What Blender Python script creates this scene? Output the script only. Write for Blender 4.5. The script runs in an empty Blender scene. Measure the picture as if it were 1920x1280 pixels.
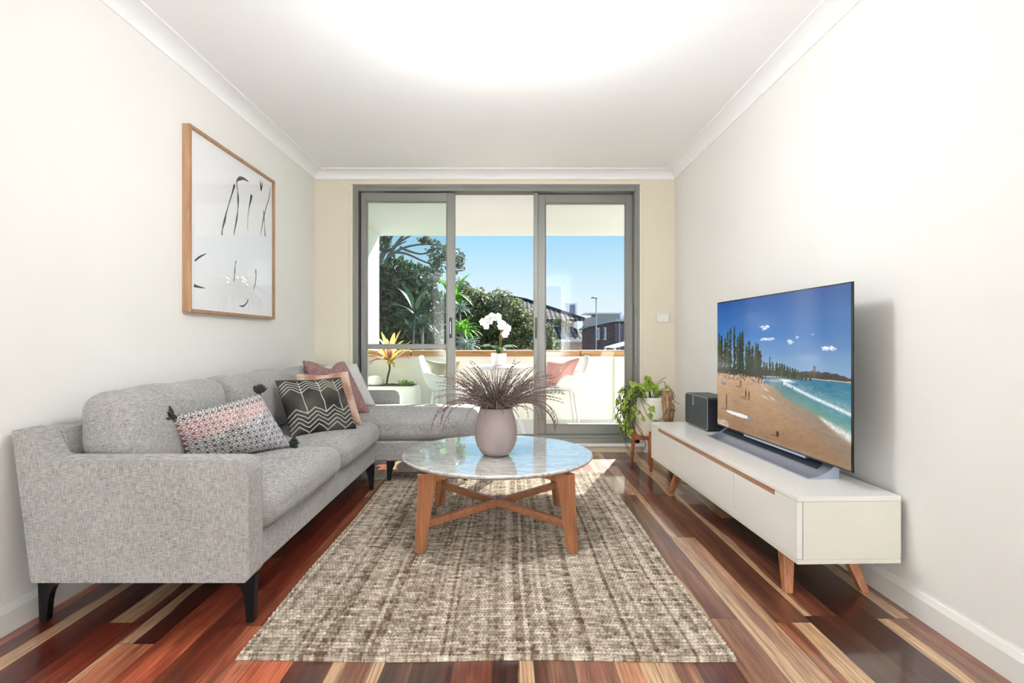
import bpy, bmesh, math, random
import numpy as np
from mathutils import Vector, Matrix, noise
random.seed(7); rng = np.random.default_rng(7)
sc = bpy.context.scene
COL = sc.collection
PI = math.pi

# ------------------------------------------------------------------ camera, world, lights
F = 1000.0
cam_d = bpy.data.cameras.new('camera'); cam = bpy.data.objects.new('camera', cam_d); COL.objects.link(cam)
cam_d.sensor_fit = 'HORIZONTAL'; cam_d.sensor_width = 36.0; cam_d.lens = F / 1920 * 36.0
cam_d.shift_x = 9 / 1920; cam_d.shift_y = -3 / 1920; cam_d.clip_start = 0.05; cam_d.clip_end = 500
cam.location = (0, 0, 0.95); cam.rotation_euler = (PI / 2, 0, 0)
sc.camera = cam
sc.view_settings.view_transform = 'Standard'; sc.view_settings.look = 'None'
sc.view_settings.gamma = 1.0; sc.view_settings.use_curve_mapping = False
sc.view_settings.exposure = 1.15

SKY_STRENGTH = 0.475
w = bpy.data.worlds.new('sky'); sc.world = w; w.use_nodes = True
nt = w.node_tree; nt.nodes.clear()
tc = nt.nodes.new('ShaderNodeTexCoord'); sx = nt.nodes.new('ShaderNodeSeparateXYZ')
cr = nt.nodes.new('ShaderNodeValToRGB'); bg = nt.nodes.new('ShaderNodeBackground'); wo = nt.nodes.new('ShaderNodeOutputWorld')
nt.links.new(tc.outputs['Generated'], sx.inputs[0]); nt.links.new(sx.outputs['Z'], cr.inputs[0])
e = cr.color_ramp.elements
e[0].position = 0.0; e[0].color = (0.86, 0.93, 1.0, 1)
e[1].position = 1.0; e[1].color = (0.20, 0.42, 0.85, 1)
for p, c in ((0.055, (0.80, 0.91, 1.0, 1)), (0.12, (0.60, 0.83, 0.985, 1)), (0.2, (0.36, 0.70, 0.96, 1)), (0.45, (0.28, 0.55, 0.92, 1))):
    k = e.new(p); k.color = c
bg.inputs[1].default_value = SKY_STRENGTH
nt.links.new(cr.outputs[0], bg.inputs[0]); nt.links.new(bg.outputs[0], wo.inputs[0])

sun_d = bpy.data.lights.new('sun', 'SUN'); sun = bpy.data.objects.new('sun', sun_d); COL.objects.link(sun)
sun_d.energy = 9.0; sun_d.angle = 0.009; sun_d.color = (1.0, 0.96, 0.90)
sun.rotation_euler = Vector((-0.40, -1.0, -0.66)).to_track_quat('-Z', 'Y').to_euler()

def area(name, loc, rot, sx_, sy_, power, col=(1, 1, 1)):
    d = bpy.data.lights.new(name, 'AREA'); d.shape = 'RECTANGLE'; d.size = sx_; d.size_y = sy_; d.energy = power; d.color = col
    o = bpy.data.objects.new(name, d); COL.objects.link(o); o.location = loc; o.rotation_euler = rot; return o
# added fill light behind the camera, in front of the rear wall
area('rear_fill_light', (-0.1, -2.88, 1.45), (PI / 2, 0, PI), 2.7, 1.5, 52, (0.89, 0.95, 1.0))
# second added fill light, tilted upwards to brighten the ceiling
area('rear_upward_fill', (-0.1, -2.86, 0.80), (PI / 2 + 0.36, 0, PI), 2.7, 0.5, 250, (0.89, 0.95, 1.0))

# ------------------------------------------------------------------ helpers
def link(o, parent=None):
    COL.objects.link(o)
    if parent is not None: o.parent = parent
    return o
def tag(o, label=None, cat=None, group=None, kind=None):
    if label: o['label'] = label
    if cat: o['category'] = cat
    if group: o['group'] = group
    if kind: o['kind'] = kind
    return o
def empty(name, loc=(0, 0, 0), rz=0):
    o = bpy.data.objects.new(name, None); COL.objects.link(o); o.location = loc; o.rotation_euler = (0, 0, rz)
    o.empty_display_size = 0.1; return o
class MB:
    """collects geometry, then links it as one mesh object"""
    def __init__(s): s.v = []; s.f = []; s.m = []; s.sm = []
    def add(s, vs, fs, mi=0, smooth=False):
        b = len(s.v); s.v += [tuple(v) for v in vs]; s.f += [tuple(b + i for i in f) for f in fs]
        s.m += [mi] * len(fs); s.sm += [smooth] * len(fs); return s
    def box(s, x0, x1, y0, y1, z0, z1, mi=0):
        vs = [(x, y, z) for z in (z0, z1) for y in (y0, y1) for x in (x0, x1)]
        return s.add(vs, [(0, 2, 3, 1), (4, 5, 7, 6), (0, 1, 5, 4), (2, 6, 7, 3), (0, 4, 6, 2), (1, 3, 7, 5)], mi)
    def hexa(s, bot, top, mi=0):
        return s.add(list(bot) + list(top), [(3, 2, 1, 0), (4, 5, 6, 7), (0, 1, 5, 4), (1, 2, 6, 5), (2, 3, 7, 6), (3, 0, 4, 7)], mi)
    def bar(s, a, b, w, h, mi=0, up=(0, 0, 1), w2=None, h2=None):
        a = Vector(a); b = Vector(b); d = (b - a).normalized(); u = Vector(up)
        sd = d.cross(u).normalized(); u = sd.cross(d).normalized(); w2 = w2 or w; h2 = h2 or h
        A = [a + sd * w / 2 * i + u * h / 2 * j for i, j in ((-1, -1), (1, -1), (1, 1), (-1, 1))]
        B = [b + sd * w2 / 2 * i + u * h2 / 2 * j for i, j in ((-1, -1), (1, -1), (1, 1), (-1, 1))]
        return s.hexa(A, B, mi)
    def tube(s, pts, r, n=8, mi=0, cap=True):
        pts = [Vector(p) for p in pts]; rs = r if isinstance(r, (list, tuple)) else [r] * len(pts)
        vs = []; u = None
        for i, p in enumerate(pts):
            d = (pts[min(i + 1, len(pts) - 1)] - pts[max(i - 1, 0)])
            d = d.normalized() if d.length > 1e-9 else Vector((0, 0, 1))
            if u is None: u = d.orthogonal().normalized()
            else:
                u = u - d * u.dot(d); u = u.normalized() if u.length > 1e-6 else d.orthogonal().normalized()
            v = d.cross(u)
            vs += [p + (u * math.cos(2 * PI * k / n) + v * math.sin(2 * PI * k / n)) * rs[i] for k in range(n)]
        fs = [(i * n + k, i * n + (k + 1) % n, (i + 1) * n + (k + 1) % n, (i + 1) * n + k) for i in range(len(pts) - 1) for k in range(n)]
        if cap: fs += [tuple(reversed(range(n))), tuple(range((len(pts) - 1) * n, len(pts) * n))]
        return s.add(vs, fs, mi, True)
    def lathe(s, prof, c=(0, 0, 0), n=48, mi=0):
        vs = [(c[0] + r * math.cos(2 * PI * k / n), c[1] + r * math.sin(2 * PI * k / n), c[2] + z) for r, z in prof for k in range(n)]
        fs = [(i * n + k, i * n + (k + 1) % n, (i + 1) * n + (k + 1) % n, (i + 1) * n + k) for i in range(len(prof) - 1) for k in range(n)]
        return s.add(vs, fs, mi, True)
    def prism(s, poly, axis, a, b, mi=0, smooth=False):
        """poly: 2D points in the plane perpendicular to axis"""
        def mk(p, t): return {'x': (t, p[0], p[1]), 'y': (p[0], t, p[1]), 'z': (p[0], p[1], t)}[axis]
        n = len(poly)
        vs = [mk(p, a) for p in poly] + [mk(p, b) for p in poly]
        s.add(vs, [(i, (i + 1) % n, n + (i + 1) % n, n + i) for i in range(n)], mi, smooth)
        s.add(vs, [tuple(reversed(range(n))), tuple(range(n, 2 * n))], mi, False); return s
    def build(s, name, mats, parent=None, bevel=0, seg=2, sub=0, weld=False):
        me = bpy.data.meshes.new(name); me.from_pydata(s.v, [], s.f)
        mats = mats if isinstance(mats, (list, tuple)) else [mats]
        for m in mats: me.materials.append(m)
        me.polygons.foreach_set('material_index', s.m); me.polygons.foreach_set('use_smooth', s.sm)
        bm = bmesh.new(); bm.from_mesh(me)
        if weld: bmesh.ops.remove_doubles(bm, verts=bm.verts, dist=1e-5)
        bmesh.ops.recalc_face_normals(bm, faces=bm.faces); bm.to_mesh(me); bm.free()
        o = link(bpy.data.objects.new(name, me), parent)
        if bevel:
            b = o.modifiers.new('b', 'BEVEL'); b.width = bevel; b.segments = seg; b.limit_method = 'ANGLE'; b.angle_limit = 0.6
            b.harden_normals = False
        if sub:
            b = o.modifiers.new('s', 'SUBSURF'); b.levels = sub; b.render_levels = sub
        return o
def grid_obj(name, P, mat, parent=None, cols=None, uv=None, wrap_u=False):
    """P: (nv,nu,3) array -> smooth grid mesh; optional colour attribute 'Col' (nv,nu,3)"""
    nv, nu = P.shape[:2]
    idx = np.arange(nv * nu).reshape(nv, nu)
    if wrap_u: idx = np.concatenate([idx, idx[:, :1]], 1)
    q = np.stack([idx[:-1, :-1], idx[:-1, 1:], idx[1:, 1:], idx[1:, :-1]], -1).reshape(-1, 4)
    me = mesh_np(name, P.reshape(-1, 3), q, True)
    me.materials.append(mat)
    if cols is not None: set_col(me, cols.reshape(-1, 3))
    return link(bpy.data.objects.new(name, me), parent)
def mesh_np(name, V, Q, smooth=False):
    me = bpy.data.meshes.new(name); me.vertices.add(len(V)); me.vertices.foreach_set('co', np.asarray(V, dtype=np.float32).ravel())
    k = Q.shape[1]; me.loops.add(Q.size); me.loops.foreach_set('vertex_index', Q.astype(np.int32).ravel())
    me.polygons.add(len(Q)); me.polygons.foreach_set('loop_start', np.arange(0, Q.size, k, dtype=np.int32))
    me.polygons.foreach_set('loop_total', np.full(len(Q), k, dtype=np.int32))
    me.polygons.foreach_set('use_smooth', np.full(len(Q), smooth)); me.update(calc_edges=True); me.validate(); return me
def set_col(me, c):
    a = me.color_attributes.new('Col', 'FLOAT_COLOR', 'POINT')
    a.data.foreach_set('color', np.concatenate([c, np.ones((len(c), 1))], 1).astype(np.float32).ravel())
def lin(r, g=None, b=None):
    if g is None: r, g, b = r
    return tuple(((c / 255) / 12.92 if c / 255 <= 0.04045 else ((c / 255 + 0.055) / 1.055) ** 2.4) for c in (r, g, b))

# ------------------------------------------------------------------ materials
class NM:
    def __init__(s, name):
        s.m = bpy.data.materials.new(name); s.m.use_nodes = True; s.t = s.m.node_tree; s.b = s.t.nodes['Principled BSDF']
        s.out = s.t.nodes['Material Output']
    def n(s, typ, **kw):
        x = s.t.nodes.new('ShaderNode' + typ)
        for k, v in kw.items():
            if k.startswith('i_'):
                key = k[2:]; key = int(key) if key.isdigit() else key
                x.inputs[key].default_value = v
            else: setattr(x, k, v)
        return x
    def l(s, a, b): s.t.links.new(a, b); return s
    def math(s, op, a, b=None, clamp=False):
        x = s.n('Math', operation=op); x.use_clamp = clamp
        for i, v in enumerate((a, b)):
            if v is None: continue
            if isinstance(v, (int, float)): x.inputs[i].default_value = v
            else: s.l(v, x.inputs[i])
        return x.outputs[0]
    def mix(s, f, a, b, blend='MIX'):
        x = s.n('Mix', data_type='RGBA', blend_type=blend)
        for i, v in ((0, f), (6, a), (7, b)):
            if isinstance(v, (int, float)): x.inputs[i].default_value = v
            elif isinstance(v, tuple): x.inputs[i].default_value = (*v[:3], 1)
            else: s.l(v, x.inputs[i])
        return x.outputs[2]
    def coord(s, scale=(1, 1, 1), loc=(0, 0, 0), rot=(0, 0, 0)):
        t = s.n('TexCoord'); m = s.n('Mapping'); m.inputs['Scale'].default_value = scale
        m.inputs['Location'].default_value = loc; m.inputs['Rotation'].default_value = rot
        s.l(t.outputs['Object'], m.inputs[0]); return m.outputs[0]
    def noise(s, vec, scale, detail=3, rough=0.5, dist=0):
        x = s.n('TexNoise', i_Scale=scale, i_Detail=detail, i_Roughness=rough, i_Distortion=dist)
        if vec is not None: s.l(vec, x.inputs['Vector'])
        return x.outputs['Fac']
    def ramp(s, f, stops):
        x = s.n('ValToRGB'); el = x.color_ramp.elements
        while len(el) < len(stops): el.new(0.5)
        for k, (p, c) in enumerate(stops): el[k].position = p; el[k].color = (*c, 1) if isinstance(c, tuple) else (c, c, c, 1)
        s.l(f, x.inputs[0]); return x.outputs[0]
    def bump(s, h, strength=0.3, dist=0.01):
        x = s.n('Bump', i_Strength=strength, i_Distance=dist); s.l(h, x.inputs['Height']); s.l(x.outputs[0], s.b.inputs['Normal']); return s
    def set(s, **kw):
        for k, v in kw.items():
            k = {'base': 'Base Color', 'rough': 'Roughness', 'metal': 'Metallic', 'spec': 'Specular IOR Level', 'coat': 'Coat Weight',
                 'coat_r': 'Coat Roughness', 'em': 'Emission Color', 'ems': 'Emission Strength', 'sheen': 'Sheen Weight', 'trans': 'Transmission Weight'}[k]
            i = s.b.inputs[k]
            if isinstance(v, (int, float)): i.default_value = v
            elif isinstance(v, tuple): i.default_value = (*v[:3], 1)
            else: s.l(v, i)
        return s
def simple(name, rgb, rough=0.5, metal=0, var=0.0, vs=20, bump=0, bs=200, coat=0, spec=0.5, sheen=0):
    m = NM(name); c = lin(rgb); m.set(rough=rough, metal=metal, coat=coat, spec=spec, sheen=sheen)
    if var:
        f = m.noise(m.coord(), vs, 4)
        m.set(base=m.mix(f, tuple(x * (1 - var) for x in c), tuple(min(1, x * (1 + var)) for x in c)))
    else: m.set(base=c)
    if bump: m.bump(m.noise(m.coord(), bs, 3), bump, 0.003)
    return m.m
M = {}
M['wall'] = simple('wall_paint', (241, 239, 234), 0.75, var=0.02, vs=3, bump=0.12, bs=60)
M['wall_cream'] = simple('cream_wall_paint', (230, 221, 201), 0.75, var=0.02, vs=3, bump=0.12, bs=60)
M['ceiling'] = simple('ceiling_paint', (251, 251, 251), 0.8, var=0.01)
M['trim'] = simple('trim_paint', (242, 240, 234), 0.45, var=0.02)
M['timber_sill'] = simple('painted_sill', (214, 200, 176), 0.5, var=0.08)
M['alu'] = simple('grey_aluminium', (134, 134, 129), 0.38, 0.3, var=0.04, vs=4)
M['alu_dark'] = simple('dark_aluminium', (58, 58, 56), 0.45, 0.3)
M['render'] = simple('cream_render', (238, 237, 226), 0.85, var=0.05, vs=6, bump=0.25, bs=120)
M['render_w'] = simple('white_render', (236, 238, 236), 0.85, var=0.04, vs=8, bump=0.6, bs=90)
M['soffit'] = simple('soffit_paint', (236, 238, 240), 0.8, var=0.02)
M['balc_floor'] = simple('balcony_tile', (200, 203, 206), 0.7, var=0.08)
M['black_metal'] = simple('black_metal', (22, 22, 23), 0.38, 0.6)
M['white_plastic'] = simple('white_plastic', (240, 240, 240), 0.4)
M['white_metal'] = simple('white_metal', (240, 240, 240), 0.35)
M['white_gloss'] = simple('white_lacquer', (242, 240, 234), 0.28, var=0.01, coat=0.2)
M['cream_door'] = simple('cream_lacquer', (232, 228, 214), 0.35, var=0.01)
M['black_gloss'] = simple('black_gloss', (12, 12, 14), 0.12)
M['speaker_grille'] = simple('speaker_grille', (62, 68, 71), 0.55, 0.2, bump=0.4, bs=900)
M['speaker_body'] = simple('speaker_body', (26, 27, 29), 0.4)
M['silver'] = simple('brushed_silver', (188, 198, 218), 0.28, 0.7)
M['dark_slot'] = simple('soundbar_grille', (38, 46, 58), 0.5, 0.3)
M['vase'] = simple('vase_ceramic', (152, 138, 134), 0.55, var=0.10, vs=9, bump=0.1, bs=80)
M['pot'] = simple('pot_ceramic', (232, 226, 212), 0.5, var=0.03)
M['pot_w'] = simple('white_pot', (245, 245, 243), 0.4, var=0.02)
M['soil'] = simple('potting_soil', (60, 44, 34), 0.95, var=0.4, vs=80, bump=0.5)
M['bark'] = simple('tree_bark', (118, 112, 112), 0.9, var=0.35, vs=8, bump=0.4, bs=20)
M['mesh_wire'] = M['white_metal']

def wood(name, dark, light, axis=2, rough=0.4, scale=1.0):
    m = NM(name); s = [14.0 * scale] * 3; s[axis] = 1.2 * scale
    v = m.coord(tuple(s)); f = m.noise(v, 3.0, 5, 0.6, 0.8); g = m.noise(m.coord(tuple(x * 6 for x in s)), 4.0, 2)
    c = m.mix(m.ramp(f, [(0.3, 0.0), (0.7, 1.0)]), lin(dark), lin(light))
    c = m.mix(m.math('MULTIPLY', g, 0.25), c, tuple(x * 0.6 for x in lin(dark)))
    m.set(base=c, rough=rough).bump(g, 0.08, 0.002); return m.m
M['oak_leg'] = wood('oak_vertical', (150, 92, 58), (192, 132, 92), 2)
M['oak_bar'] = wood('oak_horizontal', (150, 92, 58), (192, 132, 92), 0)
M['teak'] = wood('teak_vertical', (146, 78, 42), (186, 112, 68), 2)
M['frame_oak'] = wood('frame_oak', (158, 118, 84), (194, 154, 116), 2, 0.5)
M['handle_oak'] = wood('handle_oak', (158, 108, 76), (196, 146, 110), 1, 0.5)
M['coping'] = wood('coping_sandstone', (140, 96, 58), (204, 160, 108), 0, 0.8, 0.35)
M['driftwood'] = wood('driftwood', (96, 64, 40), (196, 160, 120), 2, 0.9, 1.5)

# floor: long hardwood boards, heartwood red-brown with pale sapwood streaks
m = NM('hardwood_floor'); t = m.n('TexCoord'); sp = m.n('SeparateXYZ'); m.l(t.outputs['Object'], sp.inputs[0])
bw = 0.118
bx = m.math('DIVIDE', m.math('ADD', sp.outputs['X'], 0.041), bw); bi = m.math('FLOOR', bx); fr = m.math('FRACT', bx)
wn = m.n('TexWhiteNoise', noise_dimensions='1D'); m.l(bi, wn.inputs['W'])
yy = m.math('ADD', m.math('DIVIDE', sp.outputs['Y'], 1.45), m.math('MULTIPLY', wn.outputs['Value'], 7.3))
bj = m.math('FLOOR', yy); fy = m.math('FRACT', yy)
cb = m.n('CombineXYZ'); m.l(bi, cb.inputs[0]); m.l(bj, cb.inputs[1])
wn2 = m.n('TexWhiteNoise', noise_dimensions='3D'); m.l(cb.outputs[0], wn2.inputs['Vector'])
W3 = m.n('SeparateColor'); m.l(wn2.outputs['Color'], W3.inputs[0]); rA, rB, rC = W3.outputs[0], W3.outputs[1], W3.outputs[2]
cv = m.n('CombineXYZ')
m.l(m.math('ADD', m.math('MULTIPLY', sp.outputs['X'], 16.0), m.math('MULTIPLY', wn2.outputs['Value'], 90)), cv.inputs[0])
m.l(m.math('ADD', m.math('MULTIPLY', sp.outputs['Y'], 0.9), m.math('MULTIPLY', wn2.outputs['Value'], 31)), cv.inputs[1])
big = m.noise(cv.outputs[0], 1.0, 3, 0.55, 0.8)
cv2 = m.n('CombineXYZ')
m.l(m.math('ADD', m.math('MULTIPLY', sp.outputs['X'], 95.0), m.math('MULTIPLY', wn2.outputs['Value'], 400)), cv2.inputs[0])
m.l(m.math('MULTIPLY', sp.outputs['Y'], 2.6), cv2.inputs[1])
fine = m.noise(cv2.outputs[0], 1.0, 5, 0.7, 1.5)
cv3 = m.n('CombineXYZ'); m.l(m.math('MULTIPLY', sp.outputs['Y'], 1.3), cv3.inputs[0]); m.l(m.math('MULTIPLY', wn2.outputs['Value'], 77), cv3.inputs[1])
edge = m.math('MULTIPLY', m.math('SUBTRACT', m.noise(cv3.outputs[0], 1.0, 3, 0.5), 0.5), 0.8)
side = m.math('GREATER_THAN', rA, 0.5)                       # sapwood on one edge of the board or the other
pos = m.math('ABSOLUTE', m.math('SUBTRACT', fr, side))
sapd = m.math('SUBTRACT', m.math('ADD', m.math('SUBTRACT', m.math('MULTIPLY', rB, 1.0), 0.34), edge), m.math('ADD', pos, 0.0))
sap = m.ramp(m.math('ADD', sapd, 0.5), [(0.50, 0.0), (0.545, 1.0)])
ht = m.math('ADD', m.math('MULTIPLY', rC, 0.50), m.math('MULTIPLY', big, 0.62))
heart = m.ramp(ht, [(0.24, lin(50, 26, 20)), (0.42, lin(84, 46, 34)), (0.56, lin(120, 70, 50)), (0.68, lin(150, 102, 76)), (0.80, lin(196, 152, 118))])
red = m.math('ADD', m.math('MULTIPLY', m.math('GREATER_THAN', rA, 0.45), 0.35), m.math('MULTIPLY', m.math('LESS_THAN', bi, -5.5), 0.65), clamp=True)
heart = m.mix(red, heart, m.mix(1.0, heart, (1.25, 0.55, 0.45), 'MULTIPLY'))
c = m.mix(sap, heart, lin(208, 168, 130))
c = m.mix(1.0, c, m.ramp(fine, [(0.32, 0.28), (0.50, 0.80), (0.68, 1.32)]), 'MULTIPLY')
g1 = m.math('LESS_THAN', fr, 0.016); g2 = m.math('LESS_THAN', fy, 0.0018)
gap = m.math('MAXIMUM', g1, g2)
c = m.mix(m.math('MULTIPLY', gap, 0.8), c, (0.01, 0.006, 0.004))
m.set(base=c, rough=0.30, coat=0.85, coat_r=0.06, spec=0.35)
m.bump(m.math('SUBTRACT', m.math('MULTIPLY', fine, 0.15), gap), 0.12, 0.002); M['floor'] = m.m

# linen upholstery
def linen(name, lo, hi, sc_=1.0):
    m = NM(name)
    a = m.noise(m.coord((760 * sc_, 760 * sc_, 45 * sc_)), 1.0, 2, 0.6); b = m.noise(m.coord((45 * sc_, 45 * sc_, 820 * sc_)), 1.0, 2, 0.6)
    d = m.noise(m.coord(), 3.0, 3)
    f = m.math('ADD', m.math('MULTIPLY', a, 0.5), m.math('MULTIPLY', b, 0.5))
    f2 = m.math('ADD', f, m.math('MULTIPLY', m.math('SUBTRACT', d, 0.5), 0.12))
    m.set(base=m.ramp(f2, [(0.36, lin(lo)), (0.62, lin(hi))]), rough=0.9, sheen=0.25).bump(f, 0.35, 0.003); return m.m
M['linen'] = linen('grey_linen', (104, 100, 97), (190, 187, 183))
M['linen_pale'] = linen('pale_linen', (170, 164, 152), (214, 208, 196))

def attr_mat(name, rough=0.85, bump=0.0, bdist=0.004, ems=0, fuzz=0, spec=0.3, nscale=400):
    m = NM(name); a = m.n('Attribute', attribute_name='Col'); m.set(rough=rough, spec=spec)
    if ems: m.set(base=(0.01, 0.01, 0.01), em=a.outputs['Color'], ems=ems)
    else:
        f = m.noise(m.coord(), nscale, 2); c = m.mix(m.math('MULTIPLY', f, fuzz), a.outputs['Color'], m.mix(1.0, a.outputs['Color'], (0.45, 0.45, 0.45), 'MULTIPLY')) if fuzz else a.outputs['Color']
        m.set(base=c)
        if bump:
            g = m.n('RGBToBW'); m.l(a.outputs['Color'], g.inputs[0]); m.bump(m.math('ADD', g.outputs[0], m.math('MULTIPLY', f, 0.4)), bump, bdist)
    return m.m
M['knit'] = attr_mat('woven_cushion_cover', bump=0.8, bdist=0.006, fuzz=0.3)
M['suede'] = attr_mat('dark_velvet_cover', bump=0.3, fuzz=0.5, nscale=60)
M['pinkdot'] = attr_mat('mauve_dotted_cover', bump=0.4, fuzz=0.4)
M['fur'] = attr_mat('tan_fur_cover', bump=0.8, bdist=0.01, fuzz=0.5, nscale=150)
M['fluffy'] = attr_mat('white_tufted_cover', bump=0.9, bdist=0.015, fuzz=0.3, nscale=120)
M['pink_linen'] = simple('pink_cushion', (216, 160, 152), 0.9, var=0.12, vs=12, bump=0.3, bs=300)
M['beige_linen'] = simple('beige_cushion', (196, 186, 164), 0.9, var=0.15, vs=12, bump=0.3, bs=300)
M['dark_back'] = simple('dark_cushion_back', (44, 40, 44), 0.9, var=0.2)
M['tassel'] = simple('dark_yarn', (46, 52, 50), 0.95, var=0.4, vs=120)

# jute rug
m = NM('jute_weave'); a = m.n('Attribute', attribute_name='Col')
f = m.noise(m.coord((30, 260, 200)), 1.0, 3, 0.7)
m.set(base=m.mix(m.ramp(f, [(0.35, 0.0), (0.7, 1.0)]), m.mix(1.0, a.outputs['Color'], (0.55, 0.5, 0.46), 'MULTIPLY'), m.mix(1.0, a.outputs['Color'], (1.25, 1.25, 1.25), 'MULTIPLY')), rough=0.95, spec=0.15)
m.bump(m.noise(m.coord((120, 400, 200)), 1.0, 3), 0.5, 0.003); M['jute'] = m.m

# marble
m = NM('marble'); v = m.coord((2.2, 6, 2)); 
n1 = m.noise(v, 3.2, 8, 0.62, 1.4); vein = m.math('ABSOLUTE', m.math('SUBTRACT', n1, 0.5)); n2 = m.noise(m.coord((3, 12, 4)), 2.5, 6, 0.6, 0.6)
c = m.mix(m.ramp(vein, [(0.0, 0.75), (0.03, 0.25), (0.09, 0.0)]), lin(236, 234, 229), lin(140, 138, 132))
c = m.mix(m.ramp(n2, [(0.35, 0.0), (0.8, 0.55)]), c, lin(172, 167, 155))
m.b.inputs['Coat IOR'].default_value = 2.3; m.set(base=c, rough=0.06, spec=0.6, coat=1.0, coat_r=0.015); M['marble'] = m.m

# glass: thin pane that lets light through and mirrors by angle
def glass(name, tint=(1, 1, 1), refl=1.0):
    m = NM(name); m.t.nodes.remove(m.b)
    tr = m.n('BsdfTransparent'); tr.inputs[0].default_value = (*tint, 1); gl = m.n('BsdfGlossy'); gl.inputs['Roughness'].default_value = 0.01
    fz = m.n('Fresnel', i_IOR=1.45); mx = m.n('MixShader'); gm = m.n('NewGeometry')
    m.l(m.math('MULTIPLY', m.math('MULTIPLY', fz.outputs[0], refl, clamp=True), m.math('SUBTRACT', 1.0, gm.outputs['Backfacing'])), mx.inputs[0])
    m.l(tr.outputs[0], mx.inputs[1]); m.l(gl.outputs[0], mx.inputs[2]); m.l(mx.outputs[0], m.out.inputs[0]); return m.m
M['glass'] = glass('clear_glass', (0.97, 0.985, 0.98)); M['glass_green'] = glass('green_tinted_glass', (0.86, 0.92, 0.905))
M['picture_glass'] = glass('picture_glass', (1, 1, 1), 1.3)
m = NM('lamp_opal_glass'); m.set(base=(0.95, 0.95, 0.95), rough=0.3, em=(1.0, 0.985, 0.96), ems=0.55); M['opal'] = m.m
m = NM('ink'); m.set(base=lin(52, 58, 62), rough=0.6); M['ink'] = m.m
m = NM('art_paper'); m.set(base=lin(246, 246, 247), rough=0.8); M['paper'] = m.m

def leaf(name, lo, hi, scale=6, trans=0.35, rough=0.45):
    m = NM(name); f = m.noise(m.coord(), scale, 4, 0.7)
    c = m.ramp(f, [(0.32, lin(lo)), (0.68, lin(hi))]); m.set(base=c, rough=rough, spec=0.4)
    tl = m.n('BsdfTranslucent'); m.l(c, tl.inputs[0]); mx = m.n('MixShader', i_0=trans)
    m.l(m.b.outputs[0], mx.inputs[1]); m.l(tl.outputs[0], mx.inputs[2]); m.l(mx.outputs[0], m.out.inputs[0]); return m.m
M['leaf_dark'] = leaf('dark_leaves', (16, 28, 18), (92, 114, 80), 5, rough=.28)
M['leaf_mid'] = leaf('olive_leaves', (40, 50, 30), (140, 150, 106), 2.5, rough=.35)
M['leaf_gum'] = leaf('gum_leaves', (44, 56, 44), (132, 140, 118), 2.5)
M['leaf_bright'] = leaf('bright_leaves', (50, 110, 30), (130, 190, 60), 5, 0.5)
M['leaf_grey'] = leaf('grey_green_blades', (70, 92, 82), (168, 186, 178), 5)
M['leaf_palm'] = leaf('palm_fronds', (20, 44, 28), (70, 96, 70), 4)
M['pothos'] = leaf('pothos_leaves', (84, 140, 36), (196, 208, 90), 30, 0.4)
M['vine'] = simple('vine_stems', (58, 66, 48), 0.7, var=0.3)
M['orchid_leaf'] = leaf('orchid_leaves', (30, 66, 40), (80, 120, 72), 20, 0.2)
M['petal'] = leaf('white_petals', (235, 235, 235), (252, 252, 252), 10, 0.4)
M['orchid_stem'] = simple('orchid_stake', (178, 140, 84), 0.7)
M['cordy_y'] = leaf('cordyline_leaves', (196, 160, 70), (230, 206, 140), 14, 0.45)
M['cordy_r'] = leaf('cordyline_heart', (150, 62, 76), (206, 130, 134), 14, 0.4)
M['dry'] = simple('dried_grass', (116, 98, 94), 0.9, var=0.55, vs=60)
# far buildings
def tiles(name, lo, hi, sx_=1.2):
    m = NM(name); wv = m.n('TexWave', wave_type='BANDS', bands_direction='X', i_Scale=sx_, i_Distortion=0.4); m.l(m.coord(), wv.inputs[0])
    wz = m.n('TexWave', wave_type='BANDS', bands_direction='Z', i_Scale=1.0); m.l(m.coord(), wz.inputs[0])
    f = m.math('MULTIPLY', wv.outputs['Fac'], m.math('ADD', 0.6, m.math('MULTIPLY', wz.outputs['Fac'], 0.4)))
    m.set(base=m.mix(f, lin(lo), lin(hi)), rough=0.95, spec=0.05).bump(f, 0.5, 0.05); return m.m
M['tiles'] = tiles('terracotta_tiles', (24, 20, 22), (140, 130, 124))
def brick(name, c1, c2, mortar, scale=1.0):
    m = NM(name); b = m.n('TexBrick', i_Scale=scale); b.inputs['Color1'].default_value = (*lin(c1), 1); b.inputs['Color2'].default_value = (*lin(c2), 1)
    b.inputs['Mortar'].default_value = (*lin(mortar), 1); b.inputs['Brick Width'].default_value = 0.23; b.inputs['Row Height'].default_value = 0.085; b.inputs['Mortar Size'].default_value = 0.01
    m.l(m.coord((1, 1, 1), rot=(PI / 2, 0, 0)), b.inputs['Vector']); m.set(base=b.outputs['Color'], rough=0.9); return m.m
M['brick_dark'] = brick('plum_brick', (92, 56, 58), (70, 44, 50), (110, 90, 90))
M['brick_salmon'] = brick('salmon_brick', (206, 150, 128), (190, 136, 118), (210, 180, 160))
M['plaster_pink'] = simple('pink_plaster', (222, 196, 178), 0.9, var=0.05)
M['concrete'] = simple('grey_concrete', (176, 174, 178), 0.9, var=0.1, vs=1)
M['far_white'] = simple('far_white_paint', (238, 240, 246), 0.8, var=0.04, vs=1)
M['far_glass'] = simple('far_window_glass', (96, 118, 148), 0.1, 0.3)
M['plum_paint'] = simple('plum_wall', (112, 98, 116), 0.9, var=0.06)
M['ground'] = simple('garden_ground', (96, 104, 78), 0.95, var=0.3, vs=0.5)
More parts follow.
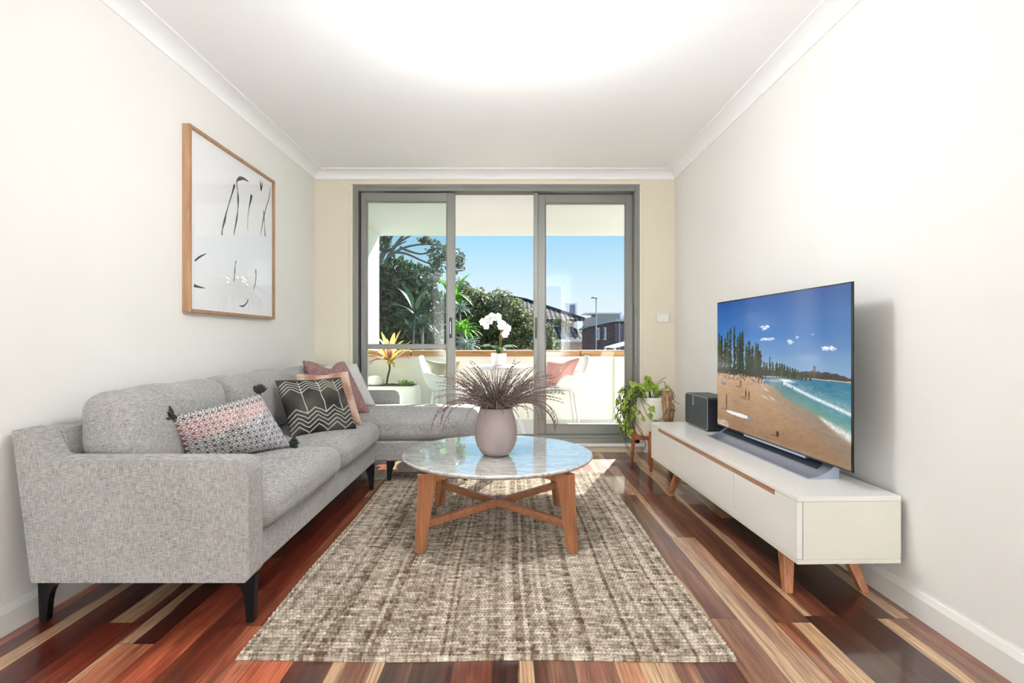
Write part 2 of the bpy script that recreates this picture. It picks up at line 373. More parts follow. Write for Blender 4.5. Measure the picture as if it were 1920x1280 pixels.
# ------------------------------------------------------------------ room shell
XL, XR, YB, YR, ZC = -1.628, 1.416, 4.51, -3.0, 2.375
def st(o): o['kind'] = 'structure'; return o
st(MB().box(XL - .15, XR + .15, YR - .15, YB + .14, -.1, 0).build('floor', M['floor']))
st(MB().box(XL - .15, XR + .15, YR - .15, YB + .14, ZC, ZC + .15).build('ceiling', M['ceiling']))
st(MB().box(XL - .15, XL, YR - .15, YB + .14, 0, ZC).build('wall_left', M['wall']))
st(MB().box(XR, XR + .15, YR - .15, YB + .14, 0, ZC).build('wall_right', M['wall']))
DX0, DX1, DZ0, DZ1 = -1.303, 1.118, 0.0, 2.262
b = MB().box(XL, DX0, YB, YB + .14, 0, ZC).box(DX1, XR, YB, YB + .14, 0, ZC).box(DX0, DX1, YB, YB + .14, DZ1, ZC)
st(b.build('wall_back', M['wall_cream']))
b = MB().box(XL, -1.5, YR - .15, YR, 0, ZC).box(1.3, XR, YR - .15, YR, 0, ZC).box(-1.5, 1.3, YR - .15, YR, 2.25, ZC).box(-1.5, 1.3, YR - .15, YR, 0, .62)
st(b.build('wall_rear', M['wall']))
wr = st(MB().box(-1.5, 1.3, YR - .1, YR - .04, .62, .68).box(-1.5, 1.3, YR - .1, YR - .04, 2.19, 2.25).box(-1.5, -1.44, YR - .1, YR - .04, .68, 2.19).box(1.24, 1.3, YR - .1, YR - .04, .68, 2.19).box(-.13, -.07, YR - .1, YR - .04, .68, 2.19).build('added_rear_window', M['trim']))  # unseen window frame, added to go with the rear fill lights
# coved cornice
def cove(n=10, p=.094, d=.068):
    pts = [(0, 0), (0, -d)]
    pts += [(.006, -d)]
    for i in range(n + 1):
        a = i / n * PI / 2; pts.append((p - .004 - (p - .012) * math.cos(a), -d + .0 + (d - .008) * (math.sin(a)) ** 1.0 * 1.0))
    pts += [(p, -.008), (p, 0)]
    return pts
cv_ = cove()
st(MB().prism([(XL + x, ZC + z) for x, z in cv_], 'y', YR, YB).build('trim_1', M['ceiling']))
st(MB().prism([(XR - x, ZC + z) for x, z in cv_], 'y', YR, YB).build('trim_2', M['ceiling']))
st(MB().prism([(YB - x, ZC + z) for x, z in cv_], 'x', XL, XR).build('trim_3', M['ceiling']))
# skirting
def skirt(s, x): return [(x, 0), (x + s * .016, 0), (x + s * .016, .07), (x + s * .011, .082), (x + s * .008, .09), (x, .09)]
st(MB().prism(skirt(1, XL), 'y', YR, YB).build('baseboard_left', M['trim']))
st(MB().prism(skirt(-1, XR), 'y', YR, YB).build('baseboard_right', M['trim']))
st(MB().box(XL + .016, DX0 - .03, YB - .016, YB, 0, .09).box(DX1 + .03, XR - .016, YB - .016, YB, 0, .09).build('baseboard_back', M['trim']))
# architrave bead round the door
st(MB().box(DX0 - .028, DX0, YB - .012, YB, .09, DZ1).box(DX1, DX1 + .028, YB - .012, YB, .09, DZ1).box(DX0 - .028, DX1 + .028, YB - .014, YB, DZ1, DZ1 + .028).build('trim_4', M['wall_cream'], bevel=.003))

# ------------------------------------------------------------------ sliding door
door = st(empty('door_1', (0, YB, 0)))
def dbox(b, x0, x1, y0, y1, z0, z1, mi=0): return b.box(x0, x1, y0, y1, z0, z1, mi)
b = MB(); dbox(b, DX0, -1.258, -.012, .12, .078, DZ1); dbox(b, 1.078, DX1, -.012, .12, .078, DZ1); dbox(b, -1.258, 1.078, -.012, .12, 2.206, DZ1)
dbox(b, -1.285, -1.279, -.018, 0, .1, 2.24); dbox(b, 1.09, 1.096, -.018, 0, .1, 2.24); dbox(b, -1.285, 1.096, -.018, 0, 2.236, 2.242)
o = b.build('door_frame', M['alu'], door, bevel=.003)
MB().box(-1.258, -1.243, .06, .11, .12, 2.206).box(1.062, 1.078, .075, .115, .12, 2.206).build('jamb_channel', M['alu_dark'], door)
b = MB(); dbox(b, -1.303, 1.118, -.012, .13, .078, .118); dbox(b, -1.258, 1.078, .018, .026, .118, .14); dbox(b, -1.258, 1.078, .068, .076, .118, .14); dbox(b, -1.258, 1.078, .115, .12, .118, .135)
b.build('threshold_track', M['alu'], door, bevel=.002)
MB().box(-1.36, 1.16, -.03, 0, .052, .078).build('sill', M['trim'], door, bevel=.004)
MB().box(-1.34, 1.14, -.014, .13, 0, .052).build('sill_riser', M['timber_sill'], door, bevel=.003)
def panel(name, x0, x1, xa, xb, y, gl, stile_l, stile_r, rail=None):
    p = empty(name, (0, 0, 0)); p.parent = door
    t0, t1 = y, y + .04
    b = MB().box(x0, xa, t0, t1, .14, 2.2).box(xb, x1, t0, t1, .14, 2.2).box(xa, xb, t0, t1, 2.127, 2.2).box(xa, xb, t0, t1, .14, .218)
    b.box(xa, xa + .008, t0 + .005, t1 - .005, .218, 2.127).box(xb - .008, xb, t0 + .005, t1 - .005, .218, 2.127).box(xa, xb, t0 + .005, t1 - .005, 2.119, 2.127).box(xa, xb, t0 + .005, t1 - .005, .218, .226)
    b.build('sash_frame', M['alu'], p, bevel=.003)
    if rail: MB().box(xa, xb, t0 + .004, t1 - .004, rail[0], rail[1]).build('mid_rail', M['alu'], p, bevel=.003)
    MB().box(xa, xb, y + .017, y + .023, .218, 2.127).build('glass_pane', gl, p)
    return p
pl = panel('sliding_panel', -1.243, -.442, -1.197, -.512, .022, M['glass_green'], 0, 0, (.872, .915))
pr = panel('fixed_panel', .252, 1.078, .327, 1.02, .072, M['glass'], 0, 0)
MB().box(.225, .262, .02, .06, .14, 2.2).build('meeting_stile', M['alu'], door, bevel=.003)
h = MB().box(-.492, -.468, .014, .022, .965, 1.14).box(-.488, -.472, .002, .014, .99, 1.115)
h.build('handle', M['alu_dark'], pl, bevel=.003)
MB().box(-.484, -.476, -.004, .002, 1.0, 1.105).build('lock_snib', M['silver'], pl, bevel=.002)
MB().box(.236, .252, .008, .02, .965, 1.14).build('pull_handle', M['alu_dark'], door, bevel=.002)

# ------------------------------------------------------------------ balcony
BF = .056
st(MB().box(-1.8, 2.8, YB + .14, 6.3, -.15, BF).build('floor_balcony', M['balc_floor']))
st(MB().box(-1.8, 2.8, YB + .14, 6.6, 2.237, 2.42).build('ceiling_balcony', M['soffit']))
st(MB().box(-1.8, -1.58, YB + .14, 6.58, -3, 2.237).build('wall_balcony_left', M['render_w']))
b = MB().box(-1.58, 2.8, 6.0, 6.2, -3, .765).box(1.2, 2.8, 5.955, 6.0, BF, .765)
st(b.build('wall_balcony', M['render']))
b = MB(); x = -1.58; k = 0
while x < 2.8:
    L = (.5, .44, .58, .36, .52)[k % 5]; b.box(x + .004, min(x + L, 2.8) - .004, 5.97, 6.23, .765, .83 + (k % 2) * .003); x += L; k += 1
st(b.build('trim_5', M['coping'], bevel=.012))
st(MB().box(XL - 3, XL - .15, YB, YB + .14, -4, 2.42).box(XR + .15, 5, YB, YB + .14, -4, 2.6).box(XL - .15, XR + .15, YB, YB + .14, -4, -.1).build('wall_outside', M['render']))
# hollow between coping slabs filled
# ------------------------------------------------------------------ light switch
s = empty('light_switch', (1.308, YB, 1.135)); tag(s, 'small white light switch plate on the cream wall right of the sliding door', 'light switch')
MB().box(-.052, .052, -.009, 0, -.035, .035).build('switch_plate', M['trim'], s, bevel=.004)
MB().lathe([(0, 0), (.009, 0), (.009, .006), (.0, .007)], n=16).build('switch_button', M['white_plastic'], s).rotation_euler = (PI / 2, 0, 0)
s.children[-1].location = (.002, -.009, .002)
# ------------------------------------------------------------------ ceiling lamp
s = empty('ceiling_lamp', (.008, 2.15, ZC)); tag(s, 'large white opal glass drum lamp hanging from the white ceiling', 'ceiling lamp')
prof = [(.085, 0), (.085, -.03)]
MB().lathe([(0, 0), (.1, 0), (.1, -.022), (.085, -.03), (0, -.03)], n=40).build('ceiling_rose', M['white_metal'], s)
pr_ = [(.092, -.03), (.135, -.04), (.168, -.06), (.188, -.095), (.1955, -.14), (.196, -.17), (.192, -.21), (.186, -.25), (.180, -.285), (.174, -.30), (.160, -.306)]
MB().lathe(pr_, n=64).build('lamp_shade', M['opal'], s)
MB().lathe([(.168, -.303), (.15, -.307), (.08, -.309), (0, -.31)], n=64).build('diffuser', M['opal'], s)
pd = bpy.data.lights.new('lamp_light', 'POINT'); pd.energy = 18; pd.shadow_soft_size = .17; pd.color = (.95, .98, 1)
po = bpy.data.objects.new('lamp_light', pd); COL.objects.link(po); po.location = (.008, 2.15, ZC - .55)

# ------------------------------------------------------------------ picture
s = empty('framed_picture', (XL, 2.67, 1.09)); tag(s, 'framed abstract ink drawing in a pale oak box frame hung above the grey sofa', 'picture')
W_, H_, D_, fw = .98, .945, .040, .017
b = MB().box(0, D_, 0, fw, 0, H_).box(0, D_, W_ - fw, W_, 0, H_).box(0, D_, fw, W_ - fw, 0, fw).box(0, D_, fw, W_ - fw, H_ - fw, H_)
b.build('frame', M['frame_oak'], s, bevel=.0015)
art = MB(); art.box(.002, .026, fw, W_ - fw, fw, H_ - fw)
def uvp(u, v): return Vector((.0265, u * W_, (1 - v) * H_))
def stroke(pts, ws):
    n = len(pts) - 1; P = []; Wd = []
    for i in range(n * 8 + 1):   # catmull
        t = i / 8; k = min(int(t), n - 1); f = t - k
        p = [Vector(pts[max(0, min(n, k + j))]) for j in (-1, 0, 1, 2)]
        P.append(.5 * ((2 * p[1]) + (-p[0] + p[2]) * f + (2 * p[0] - 5 * p[1] + 4 * p[2] - p[3]) * f * f + (-p[0] + 3 * p[1] - 3 * p[2] + p[3]) * f ** 3))
        Wd.append(ws[k] * (1 - f) + ws[k + 1] * f)
    vs = []
    for i, p in enumerate(P):
        d = (P[min(i + 1, len(P) - 1)] - P[max(i - 1, 0)]).normalized(); nrm = Vector((-d.y, d.x))
        for s_ in (-1, 1): q = p + nrm * Wd[i] * s_ * .5; vs.append(uvp(q.x, q.y))
    art.add(vs, [(2 * i, 2 * i + 1, 2 * i + 3, 2 * i + 2) for i in range(len(P) - 1)], 1)
def sk(pts, ws):   # pts: (distance along the sheet, height) in millimetres from the sheet's near lower corner
    stroke([(a / 1000 / W_, 1 - b_ / 1000 / H_) for a, b_ in pts], [w_ * 1.0 for w_ in ws])
sk([(632, 839), (577, 840), (524, 826), (488, 796), (499, 745), (505, 700), (501, 631), (488, 577), (454, 473)], [0.006, 0.016, 0.026, 0.01, 0.007, 0.02, 0.008, 0.018, 0.006])
sk([(464, 772), (432, 706), (393, 630), (368, 574), (353, 536), (329, 481), (324, 448)], [0.022, 0.01, 0.007, 0.012, 0.022, 0.008, 0.014])
sk([(672, 769), (661, 736), (638, 676), (623, 607), (621, 536)], [0.026, 0.022, 0.008, 0.005, 0.004])
sk([(789, 892), (801, 836), (823, 893)], [0.008, 0.018, 0.005])
sk([(796, 885), (803, 853)], [0.006, 0.012])
sk([(937, 889), (916, 815), (871, 733), (833, 655), (793, 540)], [0.005, 0.008, 0.009, 0.012, 0.004])
sk([(833, 712), (843, 669), (851, 613), (859, 547)], [0.01, 0.012, 0.005, 0.018])
sk([(64, 265), (106, 291), (170, 320)], [0.01, 0.013, 0.003])
sk([(56, 138), (98, 135), (154, 134)], [0.018, 0.012, 0.003])
sk([(480, 327), (470, 299), (466, 263), (460, 236), (454, 203)], [0.01, 0.006, 0.012, 0.006, 0.008])
sk([(726, 307), (731, 263), (719, 217), (700, 177)], [0.016, 0.009, 0.009, 0.004])
sk([(517, 65), (566, 65), (609, 87), (629, 110)], [0.004, 0.013, 0.009, 0.01])
art.build('artwork', [M['paper'], M['ink']], s)
MB().box(.031, .033, fw, W_ - fw, fw, H_ - fw).build('glazing', M['picture_glass'], s)

# ------------------------------------------------------------------ rug
def build_rug():
    x0, x1, y0, y1 = -.812, .680, 1.575, 3.79
    nx, ny = 430, 760
    X = np.linspace(x0, x1, nx); Y = np.linspace(y0, y1, ny); XX, YY = np.meshgrid(X, Y)
    row = .0175; colw = .0125
    jit = rng.normal(0, 1, 4000)
    r = (YY - y0) / row; ri = np.floor(r).astype(int)
    c = (XX - x0) / colw + (ri % 2) * .5 + .12 * np.sin(YY * 37); ci = np.floor(c).astype(int)
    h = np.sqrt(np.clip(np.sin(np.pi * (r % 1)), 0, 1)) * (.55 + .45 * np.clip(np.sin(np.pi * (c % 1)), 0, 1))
    jr = rng.random((400, 400)); knot = jr[ri % 400, ci % 400]
    Z = .005 + h * (.009 + .003 * knot)
    # slight waviness of the carpet and wandering edges
    Xo = XX + .004 * np.sin(YY * 5.1) * 1.0; Yo = YY + .005 * np.sin(XX * 7 + 1) * (1 - (YY - y0) / (y1 - y0))
    e = np.minimum(np.minimum(XX - x0, x1 - XX), np.minimum(YY - y0, y1 - YY)); Z = np.where(e < .004, .0005, Z)
    colstr = rng.random(200); ck = np.clip(((XX - x0) / .0135).astype(int), 0, 199)
    streak = np.interp(XX.ravel(), np.linspace(x0, x1, 200), rng.random(200)).reshape(XX.shape)
    st2 = np.interp((YY + .0 * XX).ravel(), np.linspace(y0, y1, 130), rng.random(130)).reshape(XX.shape)
    rowlen = rng.random((400, 60))[ri % 400, np.clip(((XX - x0) / .05 + jit[ri % 400] * 3).astype(int), 0, 59)]
    t = .34 * colstr[ck] + .14 * streak + .24 * knot + .28 * rowlen
    base = np.array(lin(112, 92, 75)); li = np.array(lin(232, 222, 204))
    C = base + (li - base) * np.clip(t[..., None] * 1.65 - .31, 0, 1)
    C = np.where((h < .42)[..., None], C * .0 + np.array(lin(70, 58, 48)), C)     # shade in the dips between rows, put into the colour
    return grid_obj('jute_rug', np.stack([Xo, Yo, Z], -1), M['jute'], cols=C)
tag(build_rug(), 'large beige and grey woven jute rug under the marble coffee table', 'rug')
RZ = .012

# ------------------------------------------------------------------ soft shapes
def softbox(name, x0, x1, y0, y1, z0, z1, mat, parent, r=.05, crown=.02, n=28, wr=.004, front=0.0, squeeze=0.0, seed=0, ws=6.0):
    """box cushion with rounded edges, crowned faces and slight wrinkles"""
    c = Vector(((x0 + x1) / 2, (y0 + y1) / 2, (z0 + z1) / 2)); hx, hy, hz = (x1 - x0) / 2, (y1 - y0) / 2, (z1 - z0) / 2
    bm = bmesh.new(); bmesh.ops.create_cube(bm, size=2); bmesh.ops.subdivide_edges(bm, edges=bm.edges, cuts=n - 1, use_grid_fill=True)
    r = min(r, hx, hy, hz)
    for v in bm.verts:
        p = v.co.copy(); q = Vector((p.x * hx, p.y * hy, p.z * hz))
        inn = Vector((max(-hx + r, min(hx - r, q.x)), max(-hy + r, min(hy - r, q.y)), max(-hz + r, min(hz - r, q.z))))
        d = q - inn
        if d.length > 1e-9: q = inn + d.normalized() * r
        u = 1 - min(1, abs(q.x / hx)) ** 2.5; w_ = 1 - min(1, abs(q.y / hy)) ** 2.5; t_ = 1 - min(1, abs(q.z / hz)) ** 2.5
        q.z += math.copysign(crown * u * w_, q.z) * (1 if q.z > 0 else 0.15) if abs(q.z) > 1e-6 else 0
        q.x += math.copysign(front * w_ * t_, q.x); q.y += math.copysign(squeeze * u * t_, q.y)
        nn = noise.noise(Vector((q.x * ws + seed * 7.1, q.y * ws, q.z * ws)) ) + .5 * noise.noise(Vector((q.x * ws * 3 + seed * 3.1, q.y * ws * 3, q.z * ws * 3)))
        dn = q.normalized(); q += dn * nn * wr
        v.co = c + q
    me = bpy.data.meshes.new(name); bm.to_mesh(me); bm.free()
    for p in me.polygons: p.use_smooth = True
    me.materials.append(mat); return link(bpy.data.objects.new(name, me), parent)

# ------------------------------------------------------------------ sofa
sofa = empty('sectional_sofa', (0, 0, 0)); tag(sofa, 'light grey linen corner sofa with chaise and black metal legs along the left wall', 'sofa')
Y0, Y1 = 1.73, 4.26; XF = -.838; XBk = -1.60
def arm(name, y0, y1):
    b = MB()
    # side outline (x,z) with the stepped top towards the backrest
    pts = [(XBk + .055, .162), (XF - .012, .162), (XF, .18)]
    for i in range(7): a = i / 6 * PI / 2; pts.append((XF - .05 + .05 * math.cos(a), .505 + .055 * math.sin(a)))
    pts += [(-1.482, .56), (-1.498, .566), (-1.515, .60), (-1.53, .635)]
    pts += [(-1.548, .652), (XBk - .002, .658), (XBk - .008, .652)]
    b.prism(pts, 'y', y0, y1); return b.build(name, M['linen'], sofa, bevel=.014, seg=3)
arm('armrest', Y0, Y0 + .10); 
# piping line on the near arm
pp = [(XF - .004, .20)] + [(XF - .05 + .05 * math.cos(i / 6 * PI / 2), .503 + .055 * math.sin(i / 6 * PI / 2)) for i in range(7)] + [(-1.482, .559), (-1.50, .568), (-1.517, .602), (-1.532, .637), (-1.55, .655)]
for y_ in (Y0 + .006, Y0 + .094):
    MB().tube([(x, y_, z) for x, z in pp], .0028, 6).build('seam_piping', M['linen'], sofa)
arm('armrest', Y1 - .10, Y1)
b = MB().prism([(XBk + .05, .162), (XBk - .008, .652), (-1.515, .652), (-1.47, .162)], 'y', Y0 + .10, Y1 - .10); b.build('backrest', M['linen'], sofa, bevel=.012, seg=3)
MB().box(-1.48, XF - .014, Y0 + .10, 3.45, .162, .285).build('sofa_base', M['linen'], sofa, bevel=.012, seg=3)
MB().box(-1.48, -.235, 3.462, Y1 - .10, .162, .292).build('chaise_base', M['linen'], sofa, bevel=.012, seg=3)
softbox('seat_cushion', -1.47, XF + .02, Y0 + .102, 2.665, .283, .425, M['linen'], sofa, r=.06, crown=.022, front=.012, seed=1, wr=.003)
softbox('seat_cushion', -1.47, XF + .02, 2.668, 3.452, .283, .425, M['linen'], sofa, r=.06, crown=.022, front=.012, seed=2, wr=.003)
softbox('chaise_cushion', -1.47, -.205, 3.458, Y1 - .105, .29, .452, M['linen'], sofa, r=.055, crown=.014, seed=3, wr=.003, squeeze=.006)
def back_cushion(y0, y1, seed, h=.345):
    o = softbox('back_cushion', -.095, .095, -(y1 - y0) / 2, (y1 - y0) / 2, 0, h, M['linen'], sofa, r=.065, crown=.012, front=.030, squeeze=.0, seed=seed, wr=.011, ws=5)
    o.location = (-1.392, (y0 + y1) / 2, .435); o.rotation_euler = (0, -.12, 0); return o
back_cushion(1.86, 2.535, 4, .330); back_cushion(2.56, 3.32, 5, .332); back_cushion(3.35, 4.12, 6, .326)
def sofa_leg(x, y, sx_, span=.20, zb=0):
    b = MB()
    pts = [(0, .162), (span, .162), (span, .155), (span * .72, .152), (span * .45, .142), (.052, .120), (.042, .10), (.036, .07), (.030, .004 + zb), (.006, .004 + zb)]
    b.prism([(x + sx_ * px, z) for px, z in pts], 'y', y - .012, y + .012)
    b.lathe([(0, 0), (.011, 0), (.011, .006), (0, .006)], (x + sx_ * .018, y, zb), 12)
    return b.build('leg', M['black_metal'], sofa, bevel=.003)
sofa_leg(-1.575, 1.80, 1); sofa_leg(-.845, 1.80, -1); sofa_leg(-.842, 3.38, -1, .1); sofa_leg(-1.575, 3.40, 1)
sofa_leg(-.80, 3.54, 1, .12, .0195); sofa_leg(-.26, 3.54, -1, .12, .0195); sofa_leg(-.26, 4.08, -1, .12); sofa_leg(-1.5, 4.08, 1)

# ------------------------------------------------------------------ scatter cushions
def pillow(name, TL, TR, BR, BL, th, mat, colf, nu=150, nv=120, dent=0.0, wr=.006, back=None, seed=0):
    TL, TR, BR, BL = [np.array(p, float) for p in (TL, TR, BR, BL)]
    c = (TL + TR + BR + BL) / 4
    nrm = np.cross(TR - BL, BR - TL); nrm /= np.linalg.norm(nrm)
    if nrm @ (np.array([0, 0, .95]) - c) < 0: nrm = -nrm
    root = empty(name, tuple(c)); 
    u = np.linspace(0, 1, nu); v = np.linspace(0, 1, nv); U, V = np.meshgrid(u, v)
    def surf(sg):
        # edges bow inwards between the corners
        a = 2 * U - 1; b_ = 2 * V - 1
        ins = .055
        A = a * (1 - ins * (1 - b_ ** 2) * np.abs(a) ** 2 * 1.0) ; B = b_ * (1 - ins * (1 - a ** 2) * np.abs(b_) ** 2)
        up = np.where(b_ < 0, 1, 0)
        B = B + dent * np.exp(-(a / .42) ** 2) * np.clip(-b_, 0, 1) ** 1.5
        uu = (A + 1) / 2; vv = (B + 1) / 2
        P = (TL * ((1 - uu) * (1 - vv))[..., None] + TR * (uu * (1 - vv))[..., None] + BR * (uu * vv)[..., None] + BL * ((1 - uu) * vv)[..., None])
        bul = (np.clip(1 - a ** 2, 0, 1) * np.clip(1 - b_ ** 2, 0, 1)) ** .42 * th / 2
        W2 = (np.sin(a * 9 + seed) * np.sin(b_ * 7 + seed * 2) + .5 * np.sin(a * 17 + b_ * 11 + seed)) * wr * (bul > 0)
        P = P + nrm * (sg * (bul + W2 * np.clip(bul / (th / 2), 0, 1)))[..., None]
        return P - c
    colr = colf(U, V)
    o = grid_obj('cushion_front', surf(1), mat, root, cols=colr)
    P2 = surf(-1); g = 6
    if back is None: grid_obj('cushion_back', P2[::g, ::g] if False else P2, mat, root, cols=colr * .9)
    else: grid_obj('cushion_back', P2, back, root)
    return root, c, nrm
def tri(x): return np.abs((x % 1) * 2 - 1)
def col_chev(U, V):
    base = np.array(lin(74, 70, 64)); li = np.array(lin(205, 200, 188)); x = U * 3.6 + .1; L = np.zeros_like(U)
    z = tri(x) * .105
    for k in range(5): L = np.maximum(L, np.abs(V - z - .60 - k * .072) < .0085)
    for k in range(4): L = np.maximum(L, np.abs(V - z - .06 - k * .055) < .0080)
    ver = (np.abs(((x * 1) + .5) % 1 - .5) < .022) & (V < .70) & (V > .08); L = np.maximum(L, ver)
    L = np.where((U * 300).astype(int) % 5 == 0, L * .6, L)
    n = .8 + .5 * np.sin(U * 9 + 2) * np.sin(V * 8)
    return base * n[..., None] * (1 - L[..., None]) + li * L[..., None]
def col_knit(U, V):
    a, b_ = U * 30, V * 20
    d = (np.abs(a % 2 - 1) + np.abs(b_ % 2 - 1))
    light = ((d < .55) | ((d > .9) & (d < 1.3))).astype(float)
    st_ = ((np.floor(U * 74) + np.floor(V * 50)) % 2)
    light = np.clip(light * .8 + st_ * .25, 0, 1)
    diag = V - .42 + .28 * (U - .5)   # where the red zone ends
    wht = np.array(lin(236, 232, 228)); red = np.array(lin(150, 74, 68)); pink = np.array(lin(196, 132, 130)); dk = np.array(lin(50, 52, 52)); bl = np.array(lin(84, 94, 116)); olive = np.array(lin(74, 74, 62))
    R = 1 / (1 + np.exp(diag * 40)); B = 1 / (1 + np.exp(-(U - .55) * 14)); T = 1 / (1 + np.exp((V - .13) * 50))
    P = 1 / (1 + np.exp(-(U - .45) * 9))
    top = red * (1 - P)[..., None] + pink * P[..., None]; top = top * (1 - T[..., None] * .9) + dk * T[..., None] * .9
    bot = olive * (1 - B)[..., None] + bl * B[..., None]
    D = top * R[..., None] + bot * (1 - R)[..., None]
    light = np.clip(light + .28 * (B * (1 - R)) * ((np.floor(U * 37) * 7 + np.floor(V * 25) * 3) % 4 == 0), 0, 1)
    return D * (1 - light[..., None]) + wht * light[..., None]
def col_dot(U, V):
    b_ = np.array(lin(140, 98, 98)); li = np.array(lin(206, 184, 180)); n = rng.random(U.shape)
    d = ((np.sin(U * 210 + np.sin(V * 90) * 1.2) * np.sin(V * 170 + np.sin(U * 80))) > .45).astype(float)
    return b_ * (1 - d[..., None]) + li * d[..., None]
def col_fur(U, V):
    b_ = np.array(lin(170, 120, 92)); li = np.array(lin(226, 200, 184)); n = rng.random(U.shape)
    f = np.clip(.5 + .4 * np.sin(U * 14 + np.sin(V * 11)) + .5 * (n - .5), 0, 1)
    return b_ * (1 - f[..., None]) + li * f[..., None]
def col_white(U, V):
    n = rng.random(U.shape); return np.ones(U.shape + (3,)) * np.array(lin(240, 238, 232)) * (.75 + .25 * n)[..., None]
r, c, nn = pillow('white_cushion', (-1.40, 3.86, .76), (-1.13, 4.00, .775), (-.965, 3.93, .462), (-1.24, 3.75, .462), .13, M['fluffy'], col_white, 70, 70, .05)
tag(r, 'white tufted square cushion at the corner of the sofa behind the mauve one', 'cushion')
r, c, nn = pillow('mauve_cushion', (-1.345, 3.50, .815), (-1.13, 3.70, .80), (-.925, 3.60, .455), (-1.20, 3.36, .45), .16, M['pinkdot'], col_dot, 130, 130, .30)
tag(r, 'mauve pink dotted cushion with two pointed top corners and a dented middle', 'cushion')
r, c, nn = pillow('tan_cushion', (-1.285, 3.22, .742), (-1.005, 3.37, .752), (-.875, 3.22, .442), (-1.17, 3.05, .44), .12, M['fur'], col_fur, 90, 90, .08)
tag(r, 'tan and pinkish fur cushion wedged between the dark chevron and mauve cushions', 'cushion')
r, c, nn = pillow('chevron_cushion', (-1.285, 2.95, .725), (-1.00, 3.20, .725), (-.875, 3.10, .435), (-1.135, 2.80, .435), .13, M['suede'], col_chev, 260, 200, .03)
tag(r, 'dark grey velvet cushion stitched with white zigzag chevron lines', 'cushion')
r, c, nn = pillow('tasselled_cushion', (-1.30, 2.055, .655), (-1.165, 2.50, .70), (-1.03, 2.54, .442), (-1.28, 2.14, .442), .14, M['knit'], col_knit, 300, 200, .0, back=M['dark_back'])
tag(r, 'woven oblong cushion in red, black and white with dark corner tassels', 'cushion')
def tassel(p, dirv, k):
    b = MB(); p = Vector(p); dv = Vector(dirv).normalized(); rr = random.Random(k)
    for i in range(90):
        a = Vector((rr.gauss(0, 1), rr.gauss(0, 1), rr.gauss(0, 1))).normalized()
        q = p + (dv * .9 + a * .75).normalized() * rr.uniform(.022, .046); mid = p.lerp(q, .5) + a * .006
        b.tube([p, mid, q], [.004, .0035, .0025], 4)
    b.tube([p - dv * .016, p, p + dv * .012], [.006, .013, .008], 8)
    b.build('tassel', M['tassel'], r)
for i, (p, d) in enumerate((((-1.294, 2.062, .652), (-.5, -.5, .25)), ((-1.165, 2.50, .70), (.0, .1, .6)), ((-1.035, 2.54, .455), (.9, .3, .12)))):
    tassel(Vector(p) - Vector(c), d, i)
# ------------------------------------------------------------------ coffee table
CX, CY, CT = -.048, 2.68, .388
s = empty('coffee_table', (CX, CY, 0)); tag(s, 'round marble-topped coffee table on four tapered oak legs with crossed stretchers', 'coffee table')
R = .474
MB().lathe([(0, CT - .028), (R - .035, CT - .028), (R - .012, CT - .020), (R - .002, CT - .011), (R, CT - .006), (R - .002, CT - .002), (R - .006, CT), (R - .0065, CT), (R - .012, CT), (R - .03, CT), (0, CT)], n=128).build('table_top', M['marble'], s)
feet = [(-.335, -.335), (.335, -.335), (.335, .335), (-.335, .335)]
for fx, fy in feet:
    sx_, sy_ = (1 if fx > 0 else -1), (1 if fy > 0 else -1)
    d = Vector((sx_, sy_, 0)).normalized(); t = Vector((-d.y, d.x, 0))
    def ring(c, a, b_, z): return [Vector((c.x, c.y, z)) + d * a * i + t * b_ * j for i, j in ((-1, -1), (1, -1), (1, 1), (-1, 1))]
    bot = ring(Vector((fx, fy, 0)), .020, .0185, RZ + .0052); kn = ring(Vector((fx, fy, 0)) - d * .030, .032, .0205, .27); top = ring(Vector((fx, fy, 0)) - d * .045, .045, .0205, CT - .028)
    MB().hexa(bot, kn).hexa(kn, top).build('leg', M['oak_leg'], s, bevel=.004, weld=True)
for (a, b_) in ((feet[0], feet[2]), (feet[1], feet[3])):
    k = .93
    MB().bar((a[0] * k, a[1] * k, .135), (b_[0] * k, b_[1] * k, .135), .024, .034).build('stretcher', M['oak_bar'], s, bevel=.003)
    MB().bar((a[0] * .9, a[1] * .9, CT - .050), (b_[0] * .9, b_[1] * .9, CT - .050), .036, .044).build('top_rail', M['oak_bar'], s, bevel=.003)
